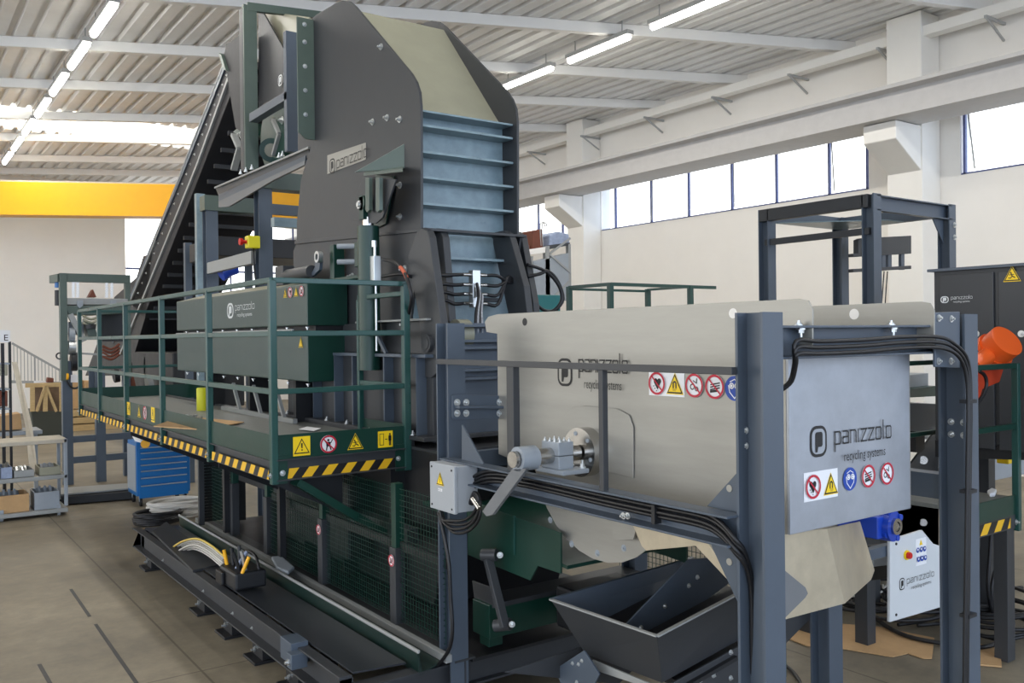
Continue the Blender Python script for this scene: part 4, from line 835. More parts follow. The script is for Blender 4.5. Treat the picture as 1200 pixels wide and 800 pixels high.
for k in range(4): part('cable', RUBBER, t, lambda b: b.tube([p+Vector((.01*(k % 2), 0, -.022*(k-1.5)*(1 if 1 < i < 6 else .2))) for i, p in enumerate(C1)], .009))
D1 = [X(u, v, 2.6) for u, v in ((514, 600), (520, 625), (526, 660), (528, 700), (530, 740), (524, 765), (505, 785), (480, 792))]
t = thing('hanging_cable', 'single black cable hanging from the junction box to the floor beside the left column', 'cable', tuple(D1[0])); part('cable', RUBBER, t, lambda b: b.tube(D1, .011))

# ================================================================== UNDER THE DRUM: feeder, hopper, conveyor
fd = thing('vibrating_feeder', 'dark green feeder trough below the stainless drum housing', 'feeder', (3.3, 4.2, .6))
part('trough_side', GREEN, fd, lambda b: b.prism([X(u, v, 2.95) for u, v in ((548, 584), (580, 597), (657, 624), (657, 672), (630, 663), (621, 680), (560, 655), (548, 650))], (.012, 0, 0)), .002)
part('trough_floor', GREEN, fd, lambda b: b.prism([(2.96, 5.2, 1.1), (2.96, 3.66, .98), (2.96, 3.66, .96), (2.96, 5.2, 1.08)], (.9, 0, 0)))
part('trough_side', GREEN, fd, lambda b: b.prism([(3.86, 5.2, 1.3), (3.86, 3.66, 1.15), (3.86, 3.66, .85), (3.86, 5.2, .95)], (.012, 0, 0)))
part('side_seam', GREENL, fd, lambda b: b.prism([X(u, v, 2.948) for u, v in ((602, 604), (604, 604), (604, 650), (602, 650))], (-.004, 0, 0)))
ar = part('rocker_arm', GREY, fd, lambda b: (b.bar(X(572, 655, 2.86), X(592, 735, 2.86), .035, .05, up=(1, 0, 0)), b.cyl(X(565, 650, 2.85), X(582, 650, 2.9), .035), b.cyl(X(580, 733, 2.85), X(598, 731, 2.9), .035)), .003)
for u, v in ((586, 650), (600, 731)): part('bolt', ZINC, ar, lambda b: b.bolt(X(u, v, 2.88), (-.6, -.8, 0), .012, .02))
part('side_cheek', GREY, fd, lambda b: b.prism([X(u, v, 2.92) for u, v in ((553, 680), (580, 690), (582, 712), (572, 713), (556, 705))], (.012, 0, 0)), .003)
part('feeder_base', GREEN, fd, lambda b: b.box(2.9, 3.9, 4.32, 4.5, .42, .62), .005)
part('base_tray', GREY, fd, lambda b: (b.box(3.0, 4.1, 4.3, 4.5, .60, .63)), .003)
part('feeder_leg', GREEN, fd, lambda b: b.box(2.95, 3.05, 4.4, 4.5, .34, .5), .003)
part('spring_block', BLACK, fd, lambda b: (b.box(3.3, 3.8, 3.9, 4.2, .45, .7)), .02)
wm = single('wire_screen', 'small bright backed wire screen seen below the drum housing', 'guard', GREEN, lambda b: [(b.box(4.7, 4.703, y, y+.004, 0, 1.0)) for y in [3.6+i*.04 for i in range(40)]]+[b.box(4.7, 4.703, 3.6, 5.2, z, z+.004) for z in [.45+i*.04 for i in range(15)]])

hp = thing('feed_hopper', 'dark grey open hopper with flared walls in the foreground', 'hopper', (3.4, 3.3, .3))
HA = Z(645, 702, .8); HB = Z(770, 745, .8); ya_, yb_ = HA.y, HB.y
HC = Y(905, 674, yb_); HD = Y(812, 653, ya_)
HE = X(686, 766, HA.x+.14); HF = X(776, 800, HA.x+.14)
HG = Y(905, 728, yb_+.1); HH = Vector((HG.x, HE.y, HG.z))
T = .012
def wall(a, b_, c, d_, nm='hopper_wall', m_=GREY):
    nrm = (b_-a).cross(c-a).normalized()*T
    part(nm, m_, hp, lambda b: b.prism([a, b_, c, d_], nrm), .002)
wall(HA, HB, HF, HE); wall(HB, HC, HG, HF); wall(HD, HA, HE, HH, m_=STEEL)
part('rim_flange', GREYL, hp, lambda b: (b.bar(HA, HB, .02, .008))); part('rim_flange', GREYL, hp, lambda b: (b.bar(HB, HC, .02, .008))); part('rim_flange', STEEL, hp, lambda b: (b.bar(HA, HD, .02, .008)))
ib = part('inner_chute', STEEL, hp, lambda b: b.prism([Y(u, v, (ya_+yb_)/2) for u, v in ((722, 744), (808, 655), (838, 653), (872, 670), (768, 748))], (0, .012, 0)), .002)
for u, v in ((817, 676), (807, 686), (779, 710), (751, 735)): part('bolt', ZINC, ib, lambda b: b.bolt(Y(u, v, (ya_+yb_)/2), (0, -1, 0), .009, .008))
part('hopper_belt', DARK, hp, lambda b: b.prism([Y(u, v, yb_+.12) for u, v in ((790, 762), (900, 700), (900, 712), (790, 775))], (0, ya_-yb_-.2, 0)))
bc = thing('belt_conveyor', 'dark inclined belt conveyor under the foreground hopper', 'conveyor', (3.6, 3.3, .1))
cb = [Y(u, v, yb_+.05) for u, v in ((690, 840), (778, 806), (865, 758), (938, 716), (958, 716), (880, 796), (830, 850))]
part('conveyor_side', GREY, bc, lambda b: b.prism(cb, (0, .012, 0)), .002); part('conveyor_side', GREY, bc, lambda b: b.prism([p+Vector((0, ya_-yb_-.1, 0)) for p in cb], (0, .012, 0)), .002)
part('belt', DARK, bc, lambda b: b.prism([Y(800, 800, yb_+.07), Y(945, 722, yb_+.07), Y(945, 730, yb_+.07), Y(800, 808, yb_+.07)], (0, ya_-yb_-.14, 0)))
part('slot_cover', BLACK, bc, lambda b: b.bar(Y(790, 812, yb_+.04), Y(862, 770, yb_+.04), .03, .02))
for u, v in ((856, 764), (836, 791), (856, 794), (820, 797)): part('bolt', ZINC, bc, lambda b: b.bolt(Y(u, v, yb_+.05), (0, -1, 0), .009, .008))
part('roller_bracket', STEEL, bc, lambda b: b.prism([X(u, v, HA.x+.02) for u, v in ((650, 784), (684, 762), (702, 790), (690, 815), (660, 808))], (.012, 0, 0)), .002)
for u, v in ((671, 777), (678, 778), (682, 774), (676, 799)): part('bolt', ZINC, bc, lambda b: b.bolt(X(u, v, HA.x+.02), (-1, 0, 0), .007, .006))
part('lower_trim', GREYL, bc, lambda b: b.prism([X(u, v, HA.x+.1) for u, v in ((694, 773), (760, 800), (760, 806), (700, 786))], (.01, 0, 0)))
part('support_leg', GREY, bc, lambda b: b.box(3.3, 3.4, 3.1, 3.2, 0, .3)); 

# gear motor and control box
gm = thing('gear_motor', 'bright blue gear motor below the right end of the front panel', 'motor', tuple(Y(1040, 620, 3.15)))
c0 = Y(1052, 617, 2.72)
part('motor_flange', BLUE2, gm, lambda b: (b.cyl(c0+Vector((0, .02, 0)), c0+Vector((-.02, .16, 0)), .085, 28), b.cyl(c0+Vector((-.02, .16, 0)), c0+Vector((-.1, .3, -.01)), .07, 20), b.box(c0.x-.13, c0.x-.04, c0.y+.04, c0.y+.2, c0.z-.06, c0.z+.06)), .006)
part('output_shaft', CHROME, gm, lambda b: (b.ring(c0+Vector((0, 0, 0)), c0+Vector((0, .03, 0)), .045, .028), b.cyl(c0+Vector((0, .005, 0)), c0+Vector((0, .03, 0)), .024)))
for k in range(4):
    a = k*math.pi/2+.5; part('flange_lug', BLUE2, gm, lambda b: b.cyl(c0+Vector((.08*math.cos(a), .02, .08*math.sin(a))), c0+Vector((.08*math.cos(a), .06, .08*math.sin(a))), .018, 12))
cbx = thing('control_box', 'white control box with red knob, stickers and logo left of the right column', 'control box', tuple(Y(1068, 729, 2.95)))
CY = 2.9
bp_ = part('box_body', PANELW, cbx, lambda b: b.prism([Y(u, v, CY) for u, v in ((1043, 633), (1081, 621), (1094, 637), (1104, 640), (1104, 711), (1043, 729))], (0, .02, 0)), .004)
part('wiring_blocks', BLACK, cbx, lambda b: b.prism([Y(u, v, 3.12) for u, v in ((1022, 640), (1060, 636), (1060, 676), (1022, 680))], (0, .05, 0)), .004)
part('terminal_strip', CAST, cbx, lambda b: b.prism([Y(u, v, 3.1) for u, v in ((1024, 655), (1042, 652), (1042, 662), (1024, 664))], (0, .02, 0)), .004)
for u, v in ((1050, 637), (1050, 720)): part('screw_cap', SBLK, cbx, lambda b: b.cyl(Y(u, v, CY), Y(u, v, CY)-Vector((0, .004, 0)), .008, 12))
kb = Y(1062, 650, CY); part('knob_plate', SYEL, cbx, lambda b: b.cyl(kb, kb-Vector((0, .01, 0)), .028, 24)); part('knob', RED, cbx, lambda b: (b.cyl(kb-Vector((0, .01, 0)), kb-Vector((0, .025, 0)), .02, 16), b.cyl(kb-Vector((0, .025, 0)), kb-Vector((0, .03, 0)), .017, 16)))
s0 = Y(1079, 647, CY-.001); d = Decal(s0, LY); d.plate(-.055, -.075, .06, .085, SWHT, .0008)
d.poly([(-.018, .045), (.018, .045), (0, .078)], SYEL)
for yy in (.018, -.035):
    for xx in (-.035, 0, .035): d.disc(xx, yy, .016, SBLU); d.disc(xx, yy+.003, .007, SWHT)
d.build('sticker_sheet', cbx)
e0 = Y(1057, 684, CY-.001); d = Decal(e0, LY); emblem(d, 0, 0, .055, .07, SBLK, PANELW); wordmark(d, .048, -.006, .026, SBLK, SBLK, adv=1.27); d.build('logo', cbx)
part('mounting_arm', STEEL, cbx, lambda b: b.box(4.26, 5.15, 2.925, 2.97, .9, .96))

# ================================================================== RIGHT SIDE BACKGROUND
# dark switch cabinet machine with orange vibration motor
kc = thing('enclosed_screen_machine', 'dark grey sheet metal machine cabinet with small white logo at the right edge', 'machine cabinet', (7, 2.6, 0))
KX = 6.5
part('cabinet_shell', GREY, kc, lambda b: b.box(KX, KX+1.2, 1.2, 3.6, 1.38, 2.66), .01)
part('door_panel', GREY, kc, lambda b: b.box(KX-.02, KX, 3.15, 3.55, 1.35, 2.62), .006); part('door_panel', GREY, kc, lambda b: b.box(KX-.02, KX, 2.3, 3.12, 1.35, 2.62), .006)
part('top_lip', STEEL, kc, lambda b: b.box(KX-.04, KX+1.2, 1.2, 3.63, 2.65, 2.67))
e0 = X(1107, 351, KX-.021); d = Decal(e0, LX); emblem(d, 0, 0, .062, .05, WLOGO, GREY); wordmark(d, .05, .0, .017, WLOGO, WLOGO, adv=1.25, asp=1.0); d.build('logo', kc)
sign(kc, 'slip', X(1186, 321, KX-.021), LX, .12)
for u, v in ((1144, 391), (1197, 391)): part('bolt', ZINC, kc, lambda b: b.bolt(X(u, v, KX-.02), (-1, 0, 0), .016, .012))
for y in (1.4, 3.5): part('cabinet_leg', GREY, kc, lambda b: b.box(KX+.5, KX+.6, y-.05, y+.05, 0, 1.3))
part('lower_flank', BLACK, kc, lambda b: b.prism([(KX, 3.6, 1.38), (KX, 3.6, 1.25), (KX, 2.9, 1.3), (KX, 1.2, 1.3), (KX, 1.2, 1.38)], (.8, 0, 0)))
vm = thing('vibration_motor', 'orange cylindrical vibration motor tilted on its mount in front of the dark cabinet', 'motor', tuple(Y(1160, 440, 2.7)))
a0 = Y(1166, 410, 2.99); a1 = Y(1180, 399, 2.9)
part('motor_cap', ORANGE, vm, lambda b: (b.cyl(a0, a1, .115, 32)), .01)
part('motor_ring', ORANGE, vm, lambda b: b.cyl(a0-(a1-a0)*.18, a0+(a1-a0)*.08, .128, 32), .006)
part('motor_body', ORANGE, vm, lambda b: (b.cyl(Y(1140, 430, 3.0), a0, .055, 20)), .004)
part('motor_foot', mat('motor_orange_shaded', (196, 66, 32), .45), vm, lambda b: b.prism([Y(u, v, 3.0) for u, v in ((1130, 432), (1178, 428), (1172, 448), (1152, 456), (1146, 476), (1130, 480))], (0, .05, 0)), .01)  # shaded copy of the motor orange; shade is put into the colour
part('motor_cable', RUBBER, vm, lambda b: b.tube([Y(u, v, 2.93) for u, v in ((1146, 434), (1154, 440), (1156, 452), (1150, 466), (1142, 474))], .012))
# low green walkway at right edge
gw = thing('green_walkway', 'green railed walkway with hazard stripe at the right edge, behind the right column', 'platform', (6, 3.2, 0))
GY, GZ = 2.87, Y(1180, 585, 2.87).z
GX1 = 6.2
part('walkway_deck', DK, gw, lambda b: b.box(5.55, GX1, GY, 3.75, GZ-.03, GZ), .003)
part('toe_board', GREEN, gw, lambda b: b.box(5.55, GX1, GY-.01, GY, GZ-.11, GZ+.02)); part('toe_board', GREEN, gw, lambda b: b.box(5.55, GX1+.1, 3.75, 3.76, GZ, GZ+.23)) 
hb = MB(); hazard(hb, (5.55, GY-.012, GZ-.19), (1, 0, 0), .53, .07, 3); hb.build('hazard_tape', [HAZ, SBLK], gw)
part('edge_beam', GREY, gw, lambda b: b.box(5.55, 6.15, GY-.01, GY, GZ-.2, GZ-.11))
for z in (Y(1160, 430, GY).z, Y(1160, 503, GY).z): part('rail', GREEN, gw, lambda b: b.box(5.55, GX1, GY-.02, GY+.015, z-.018, z+.018), .004)
for z in (Y(1160, 421, 3.76).z, Y(1160, 497, 3.76).z): part('rail', GREEN, gw, lambda b: b.box(5.55, GX1+.6, 3.74, 3.775, z-.018, z+.018), .004)
part('railing_post', GREENL, gw, lambda b: b.box(GX1-.04, GX1, GY-.03, GY+.015, GZ-.22, Y(1160, 427, GY).z), .004)
part('leg', GREY, gw, lambda b: b.box(6.06, 6.16, GY, GY+.09, 0, GZ-.2), .003); part('leg', GREY, gw, lambda b: b.box(5.6, 5.7, 3.6, 3.7, 0, GZ-.03), .003)
part('bolt', ZINC, gw, lambda b: b.bolt((6.16, GY-.012, GZ-.16), (0, -1, 0), .014, .012))
yb2 = thing('stop_button_box', 'small yellow stop button box behind the right edge railing post', 'switch', tuple(Y(1184, 531, 3.5)))
p = Y(1186, 532, 3.6); part('box_housing', SYEL, yb2, lambda b: b.box(p.x-.06, p.x+.07, p.y, p.y+.1, p.z-.08, p.z+.08), .01); part('button', RED, yb2, lambda b: b.cyl((p.x-.06, p.y+.05, p.z), (p.x-.11, p.y+.05, p.z), .03, 16))
pp = Y(1161, 580, 3.2); single('work_glove', 'crumpled pale glove lying on the green walkway deck', 'glove', SWHT, lambda b: b.prism([Z(1157, 579, GZ), Z(1162, 576, GZ), Z(1168, 578, GZ), Z(1166, 582, GZ), Z(1160, 583, GZ)], (0, 0, .03)), bevel=.008)
# assorted conveyor frame between panel and right column
mc = thing('side_conveyor', 'grey conveyor frame glimpsed between the front panel and the right column', 'conveyor', (5.6, 4.2, 0))
part('side_plate', GREY, mc, lambda b: b.prism([Y(u, v, 4.1) for u, v in ((1040, 580), (1100, 500), (1100, 660), (1040, 640))], (0, .02, 0)), .003)
part('side_box', STEEL, mc, lambda b: b.prism([Y(u, v, 4.0) for u, v in ((1060, 472), (1098, 473), (1098, 506), (1060, 506))], (0, .4, 0)), .005)
part('side_box', CAST, mc, lambda b: b.prism([Y(u, v, 4.3) for u, v in ((1060, 440), (1088, 437), (1088, 452), (1060, 455))], (0, .3, 0)), .005)
part('green_strip', GREEN, mc, lambda b: b.prism([Y(u, v, 4.2) for u, v in ((1060, 457), (1098, 452), (1098, 464), (1060, 466))], (0, .2, 0)))
part('roller_mount', BLACK, mc, lambda b: (b.prism([Y(u, v, 3.9) for u, v in ((1073, 505), (1084, 505), (1084, 526), (1080, 530), (1073, 530))], (0, .05, 0))), .004)
part('pipe', GREYL, mc, lambda b: (b.cyl(Y(1050, 512, 4.3), Y(1100, 510, 4.3), .03, 12))); part('pipe', GREYL, mc, lambda b: b.cyl(Y(1050, 557, 4.05), Y(1100, 562, 4.05), .03, 12))
part('leg', GREY, mc, lambda b: b.box(5.5, 5.6, 4.0, 4.1, 0, 1.2)); part('leg', GREY, mc, lambda b: b.box(6.3, 6.4, 4.0, 4.1, 0, 1.2))
part('lower_cheek', BLACK, mc, lambda b: b.prism([Y(u, v, 4.1) for u, v in ((1030, 600), (1100, 560), (1100, 650), (1030, 660))], (0, .5, 0)))
part('pin', CHROME, mc, lambda b: b.cyl(Y(1082, 539, 4.1), Y(1082, 539, 4.08), .035, 20)); part('pin', CHROME, mc, lambda b: b.cyl(Y(1082, 612, 4.1), Y(1082, 612, 4.08), .03, 20))
for k, (u0, v0) in enumerate(((1044, 640), (1034, 655))):
    pass
# tall frame
tf = thing('tall_gantry_frame', 'tall blue grey four post steel frame standing near the right wall', 'frame', (7.9, 5.2, 0))
TX, TX2, TY, TY2, TZ = 7.27, 8.55, 4.6, 5.75, 3.44
for x, y in ((TX, TY), (TX, TY2), (TX2, TY), (TX2-.05, TY2)): part('post', STEEL, tf, lambda b: b.ibeam((x, y, 0), (x, y, TZ), .12, .12))
part('top_beam', GREY, tf, lambda b: b.box(TX-.06, TX+.02, TY, TY2+.05, TZ-.12, TZ), .004); part('top_beam', STEEL, tf, lambda b: b.channel((TX, TY, TZ-.08), (TX2, TY, TZ-.08), .14, .06, .01)); part('top_beam', STEEL, tf, lambda b: b.box(TX, TX2, TY2-.03, TY2+.05, TZ-.12, TZ)); part('top_beam', STEEL, tf, lambda b: b.box(TX2-.06, TX2+.02, TY, TY2, TZ-.12, TZ))
part('lower_tie', GREY, tf, lambda b: b.box(TX-.04, TX, TY, TY2, TZ-.36, TZ-.3)); part('deck_sheet', BLADE, tf, lambda b: b.prism([(TX+.1, TY2, TZ-.13), (TX+.9, TY+.4, TZ-.13), (TX+1.2, TY+.4, TZ-.13), (TX+1.2, TY2, TZ-.13)], (0, 0, .01)))
part('gusset', STEEL, tf, lambda b: b.prism([(TX2-.06, TY, TZ-.15), (TX2-.25, TY, TZ-.15), (TX2-.06, TY, TZ-.38)], (0, .01, 0)))
part('hung_plate', GREY, tf, lambda b: b.prism([Y(u, v, 5.3) for u, v in ((1006, 281), (1010, 279), (1068, 276), (1068, 294), (1006, 298))], (0, .06, 0)), .004)
for v in (297, 315): part('hung_bar', GREY, tf, lambda b: b.prism([Y(u, v_, 5.3) for u, v_ in ((1000, v), (1068, v-4), (1068, v), (1000, v+4))], (0, .06, 0)), .003)
for u in (1034, 1041, 1056): part('hung_strap', STEEL, tf, lambda b: b.prism([Y(u_, v_, 5.32) for u_, v_ in ((u, 296), (u+4, 296), (u+4, 316), (u, 316))], (0, .03, 0)))
part('hanging_wire', RUBBER, tf, lambda b: b.tube([Y(1036, 318, 5.3), Y(1034, 345, 5.3), Y(1031, 380, 5.3)], .006)); part('hanging_wire', RUBBER, tf, lambda b: b.tube([Y(1040, 318, 5.3), Y(1038, 345, 5.3), Y(1036, 380, 5.3)], .006))
for x in (TX+.03, TX2+.03):
    for z in (TZ-.2, TZ-.32): part('bolt', ZINC, tf, lambda b: b.bolt((x, TY-.06, z), (0, -1, 0), .018, .012)) if x > 8 else None
# green railing further back
gr = thing('rear_green_railing', 'dark green railing frame rising behind the stainless drum housing', 'railing', (7, 7.4, 0))
for z, m_ in ((2.80, GREENL), (2.35, GREEN)):
    part('rail', m_, gr, lambda b: b.box(6.98, 7.02, 7.8, 8.56, z-.02, z+.02), .004); part('rail', m_, gr, lambda b: b.bar((7, 7.8, z), tuple(Y(838, 333, 7.8))[:2]+(z-.0,), .04)); part('rail', m_, gr, lambda b: b.bar((7, 8.56, z-.02), (8.3, 8.56, z-.02), .03))
    part('rail', m_, gr, lambda b: b.bar((8.35, 7.8, z), (8.35, 8.56, z), .03))
for x, y in ((7, 7.8), (7, 8.56), (8.35, 7.8), (8.35, 8.56)): part('post', GREENL, gr, lambda b: b.box(x-.03, x+.03, y-.03, y+.03, 0, 2.81), .004)
# racking
rk = thing('storage_rack', 'tall white pallet rack by the right wall behind the tower', 'rack', (12.2, 14.2, 0))
RKY = 13.6
def yy(u, v): return Y(u, v, RKY)
part('upright', GREYL, rk, lambda b: b.prism([yy(639, 288), yy(644, 288), (yy(644, 288).x, RKY, 0), (yy(639, 288).x, RKY, 0)], (0, .08, 0))); part('upright', GREYL, rk, lambda b: b.prism([yy(666, 286), yy(669, 286), (yy(669, 286).x, RKY, 0), (yy(666, 286).x, RKY, 0)], (0, .08, 0)))
part('upright', GREYL, rk, lambda b: b.prism([yy(623, 300), yy(625, 300), (yy(625, 300).x, RKY+.6, 0), (yy(623, 300).x, RKY+.6, 0)], (0, .08, 0)))
part('shelf_beam', CONC, rk, lambda b: b.prism([yy(614, 293), yy(640, 289), yy(640, 296), yy(614, 299)], (0, .8, 0)))
for a, c in (((644, 297), (668, 279)), ((644, 298), (668, 319)), ((645, 352), (668, 328))): part('brace', GREYL, rk, lambda b: b.bar(yy(*a), yy(*c), .04))
part('inner_shelf', GREY, rk, lambda b: b.prism([yy(644, 287), yy(668, 284), yy(668, 287), yy(644, 292)], (0, .8, 0)))
single('wrapped_goods', 'blue grey wrapped goods on the white pallet rack', 'goods', JACKET, lambda b: b.prism([yy(644, 289), yy(644, 275), yy(655, 271), yy(667, 274), yy(668, 285)], (0, .6, 0)), bevel=.03)
single('stacked_crates', 'brown crates stacked on the left bay of the white rack', 'crate', BROWN, lambda b: (b.prism([yy(624, 292), yy(624, 270), yy(636, 268), yy(636, 290)], (0, .5, 0))), bevel=.01)
single('wire_basket', 'small wire basket on the rack beside the brown crates', 'basket', FIX, lambda b: [b.tube([yy(634+k*2.2, 288), yy(633+k*2.2, 264), yy(637+k*2.2, 261), yy(639+k*2.2, 266)], .012, 6) for k in range(2)])
bx = thing('rack_bin', 'low dark bin on the rack beam beside the tower', 'bin', tuple(yy(617, 292))); part('bin_body', BROWN, bx, lambda b: b.prism([yy(614, 293), yy(614, 288), yy(621, 287), yy(621, 292)], (0, .4, 0)), .01)
single('lower_grey_cabinet', 'grey block of stored equipment on the lower level of the white rack', 'cabinet', CAST, lambda b: b.prism([yy(625, 306), yy(640, 303), yy(668, 296), yy(668, 352), yy(625, 352)], (0, .3, 0)), bevel=.01, loc=None)
single('teal_cabinet', 'teal machine cabinet showing just right of the tower arms', 'cabinet', TEAL, lambda b: b.box(5.45, 5.85, 7.3, 7.9, 0, 2.63), bevel=.01)

# floor items at right: cardboard and cables
single('cardboard_sheet', 'large flattened cardboard on the floor below the control box', 'cardboard', CARD, lambda b: b.prism([Z(u, v, .004) for u, v in ((922, 748), (945, 728), (1030, 735), (1095, 748), (1092, 772), (1082, 772), (1064, 766), (1046, 770), (985, 760), (945, 757))], (0, 0, .006)))
single('cardboard_sheet', 'torn cardboard strip on the floor right of the right column', 'cardboard', CARD, lambda b: b.prism([Z(u, v, .004) for u, v in ((1128, 752), (1172, 760), (1174, 782), (1128, 778))], (0, 0, .01)))
random.seed(11)
def tangle(label, u0, u1, v0, v1, n_, r, m_=RUBBER, group=None, w=.45):
    for k in range(n_):
        c = Z(random.uniform(u0, u1), random.uniform(v0, v1), .03)
        pts = []; a = random.uniform(0, 6); rr1 = random.uniform(.15, w)
        for i in range(11):
            t_ = a+i*.75; pts.append(c+Vector((rr1*math.cos(t_)*(1+.1*random.random()), rr1*.9*math.sin(t_)*(1+.1*random.random()), .012*i+random.uniform(0, .02))))
        single('floor_cable', label, 'cable', m_, lambda b: b.tube(pts, r), group=group)
tangle('black cable coiled in the tangle on the floor around the control box', 1000, 1090, 698, 722, 9, .014, group='black cables around the control box')
tangle('black cable coiled on the floor beside the green walkway leg', 1140, 1178, 712, 742, 6, .014, group='black cables by the walkway leg')
tangle('pale thin cable looped on the floor behind the chute', 990, 1010, 690, 706, 3, .009, WHITEC, group='pale cables behind the chute', w=.25)
for nm, pts in (('long black cable sweeping from the chute to the right column', ((1006, 690), (1025, 722), (1055, 742), (1095, 752), (1150, 758), (1175, 750))), ('black cable crossing the floor behind the right column', ((1130, 695), (1150, 692), (1175, 690), (1198, 688))), ('black cable across the floor in front of the walkway leg', ((1130, 708), (1160, 712), (1178, 712)))):
    single('floor_cable', nm, 'cable', RUBBER, lambda b: b.tube([Z(u, v, .03) for u, v in pts], .016))
for k, pts in enumerate((((1148, 618), (1146, 640), (1142, 670)), ((1162, 618), (1160, 650), (1158, 690), (1164, 724)), ((1178, 655), (1168, 665), (1162, 690), (1164, 724)))):
    single('drooping_cable', ('thin black cable drooping from the walkway nearest the right column', 'black cable dropping from the hazard striped edge to the floor', 'black cable curving from the walkway leg to the floor')[k], 'cable', RUBBER, lambda b: b.tube([Y(u, v, 3.3) for u, v in pts], .014))
single('floor_cable', 'black cable end curling on the floor at the bottom, beside the front column', 'cable', RUBBER, lambda b: b.tube([Z(u, v, .02) for u, v in ((905, 775), (918, 778), (930, 788), (938, 800), (942, 815))], .012))

# ================================================================== LEFT SIDE BACKGROUND
gs = thing('green_sorting_stand', 'green steel stand with hanging tray and pulleys at the far left', 'machine stand', (2.8, 15.4, 0))
GYY = 15.0
def gy(u, v, y=GYY): return Y(u, v, y)
xl, xr, xm = gy(75, 400).x, gy(150, 400).x, gy(117, 400).x; zt = gy(78, 320).z
part('top_beam', MGREEN, gs, lambda b: b.box(xl-.05, xr+.05, GYY, GYY+.12, zt-.13, zt), .004)
part('post', MGREEN, gs, lambda b: b.box(xl-.05, xl+.05, GYY-.02, GYY+.1, 1.6, zt), .004); part('post', STEEL, gs, lambda b: b.box(xl-.03, xl+.11, GYY, GYY+.14, 0, 1.9), .004)
part('post', MGREEN, gs, lambda b: b.box(xr-.03, xr+.047, GYY+.005, GYY+.115, 1.6, zt-.01), .004); part('top_beam', MGREEN, gs, lambda b: b.bar((xl-.03, GYY+.06, zt-.07), (xl-.08, GYY+.5, zt-.07), .08, .12))
part('post', STEEL, gs, lambda b: b.box(xm-.07, xm+.07, GYY, GYY+.12, 0, 1.75), .004); part('post', STEEL, gs, lambda b: b.box(xr, xr+.12, GYY+.4, GYY+.5, 0, 1.75), .004)
part('base_beam', STEEL, gs, lambda b: b.box(xl, xr+.6, GYY+.02, GYY+.12, gy(90, 511).z-.1, gy(90, 511).z), .004); part('base_beam', STEEL, gs, lambda b: b.box(xl, xr+.6, GYY+.02, GYY+.1, .32, .42), .004)
part('hanging_tray', GREYL, gs, lambda b: (b.prism([gy(77, 349), gy(150, 350), gy(150, 357), gy(77, 357)], (0, .7, 0))), .01)
part('tray_body', MGREEN, gs, lambda b: b.prism([gy(77, 358), gy(150, 357), gy(146, 367), gy(110, 369), (gy(80, 368))], (0, .6, 0)), .01)
for u in (86, 91, 125, 131): part('chain', ZINC, gs, lambda b: [b.ring(gy(u, 324+k*3.3, GYY+.02), gy(u, 324+k*3.3, GYY+.035), .02, .01, 10) for k in range(8)])
part('tray_bracket', CAST, gs, lambda b: b.prism([gy(90, 352), gy(97, 352), gy(97, 358), gy(93, 361), gy(90, 358)], (0, -.03, 0)), .003); part('tray_bracket', CAST, gs, lambda b: b.prism([gy(129, 352), gy(136, 352), gy(136, 358), gy(132, 361), gy(129, 358)], (0, -.03, 0)), .003)
part('wood_wedge', BROWN, gs, lambda b: b.prism([gy(104, 348), gy(109, 339), gy(113, 348)], (0, .2, 0)))
part('blue_motor', BLUE, gs, lambda b: b.cyl(gy(69, 330, GYY+.3), gy(69, 337, GYY+.3), .06, 16)); part('blue_motor', BLACK, gs, lambda b: b.cyl(gy(69, 340, GYY+.3), gy(69, 358, GYY+.3), .06, 16))
part('pulley_block', CAST, gs, lambda b: (b.cyl(gy(81, 392), gy(87, 392), .1, 20), b.box(xl+.08, xl+.3, GYY+.1, GYY+.3, 2.3, 2.5)), .01); part('pulley_block', ZINC, gs, lambda b: (b.cyl(gy(80, 407), gy(88, 407), .11, 20)), .01)
part('gear_case', MGREEN, gs, lambda b: b.prism([gy(100, 376), gy(110, 377), gy(115, 395), gy(104, 397)], (0, .3, 0)), .01); part('gear_case', BLACK, gs, lambda b: b.cyl(gy(106, 380, GYY-.05), gy(106, 385, GYY-.05), .08, 16))
part('support_pipe', GREYL, gs, lambda b: b.bar(gy(82, 368), gy(98, 400), .08)); part('belt_loops', CREAM, gs, lambda b: [b.tube([gy(97, 370+k*4), gy(107, 374+k*4), gy(117, 370+k*4)], .02) for k in range(3)])
part('belt_loops', BROWN, gs, lambda b: [b.tube([gy(120, 405+k*4), gy(130, 409+k*4), gy(140, 403+k*4)], .02) for k in range(4)])
part('side_guard', GREY, gs, lambda b: b.prism([gy(u, v, GYY+.5) for u, v in ((112, 366), (150, 364), (150, 400), (120, 400))], (0, .02, 0)))
part('drum', BLACK, gs, lambda b: (b.cyl(gy(83, 424), gy(90, 424), .14, 20))); part('cross_bar', GREYL, gs, lambda b: b.bar(gy(77, 413), gy(130, 416), .03)); part('eye_ring', BLACK, gs, lambda b: b.ring(gy(70, 417), gy(70, 417)+Vector((0, .03, 0)), .055, .035, 20))
part('name_card', SWHT, gs, lambda b: b.prism([gy(83, 439, GYY-.02), gy(93, 439, GYY-.02), gy(93, 448, GYY-.02), gy(83, 448, GYY-.02)], (0, .01, 0)))
part('yellow_plug', YELLOW, gs, lambda b: b.cyl(gy(78, 441, GYY-.05), gy(80, 441, GYY-.05), .05, 14)); part('yellow_plug', YELLOW, gs, lambda b: b.cyl(gy(93, 444, GYY-.05), gy(95, 444, GYY-.05), .05, 14)); part('cable', RUBBER, gs, lambda b: b.tube([gy(78, 446, GYY-.05), gy(84, 454, GYY-.05), gy(91, 454, GYY-.05), gy(95, 447, GYY-.05)], .015))
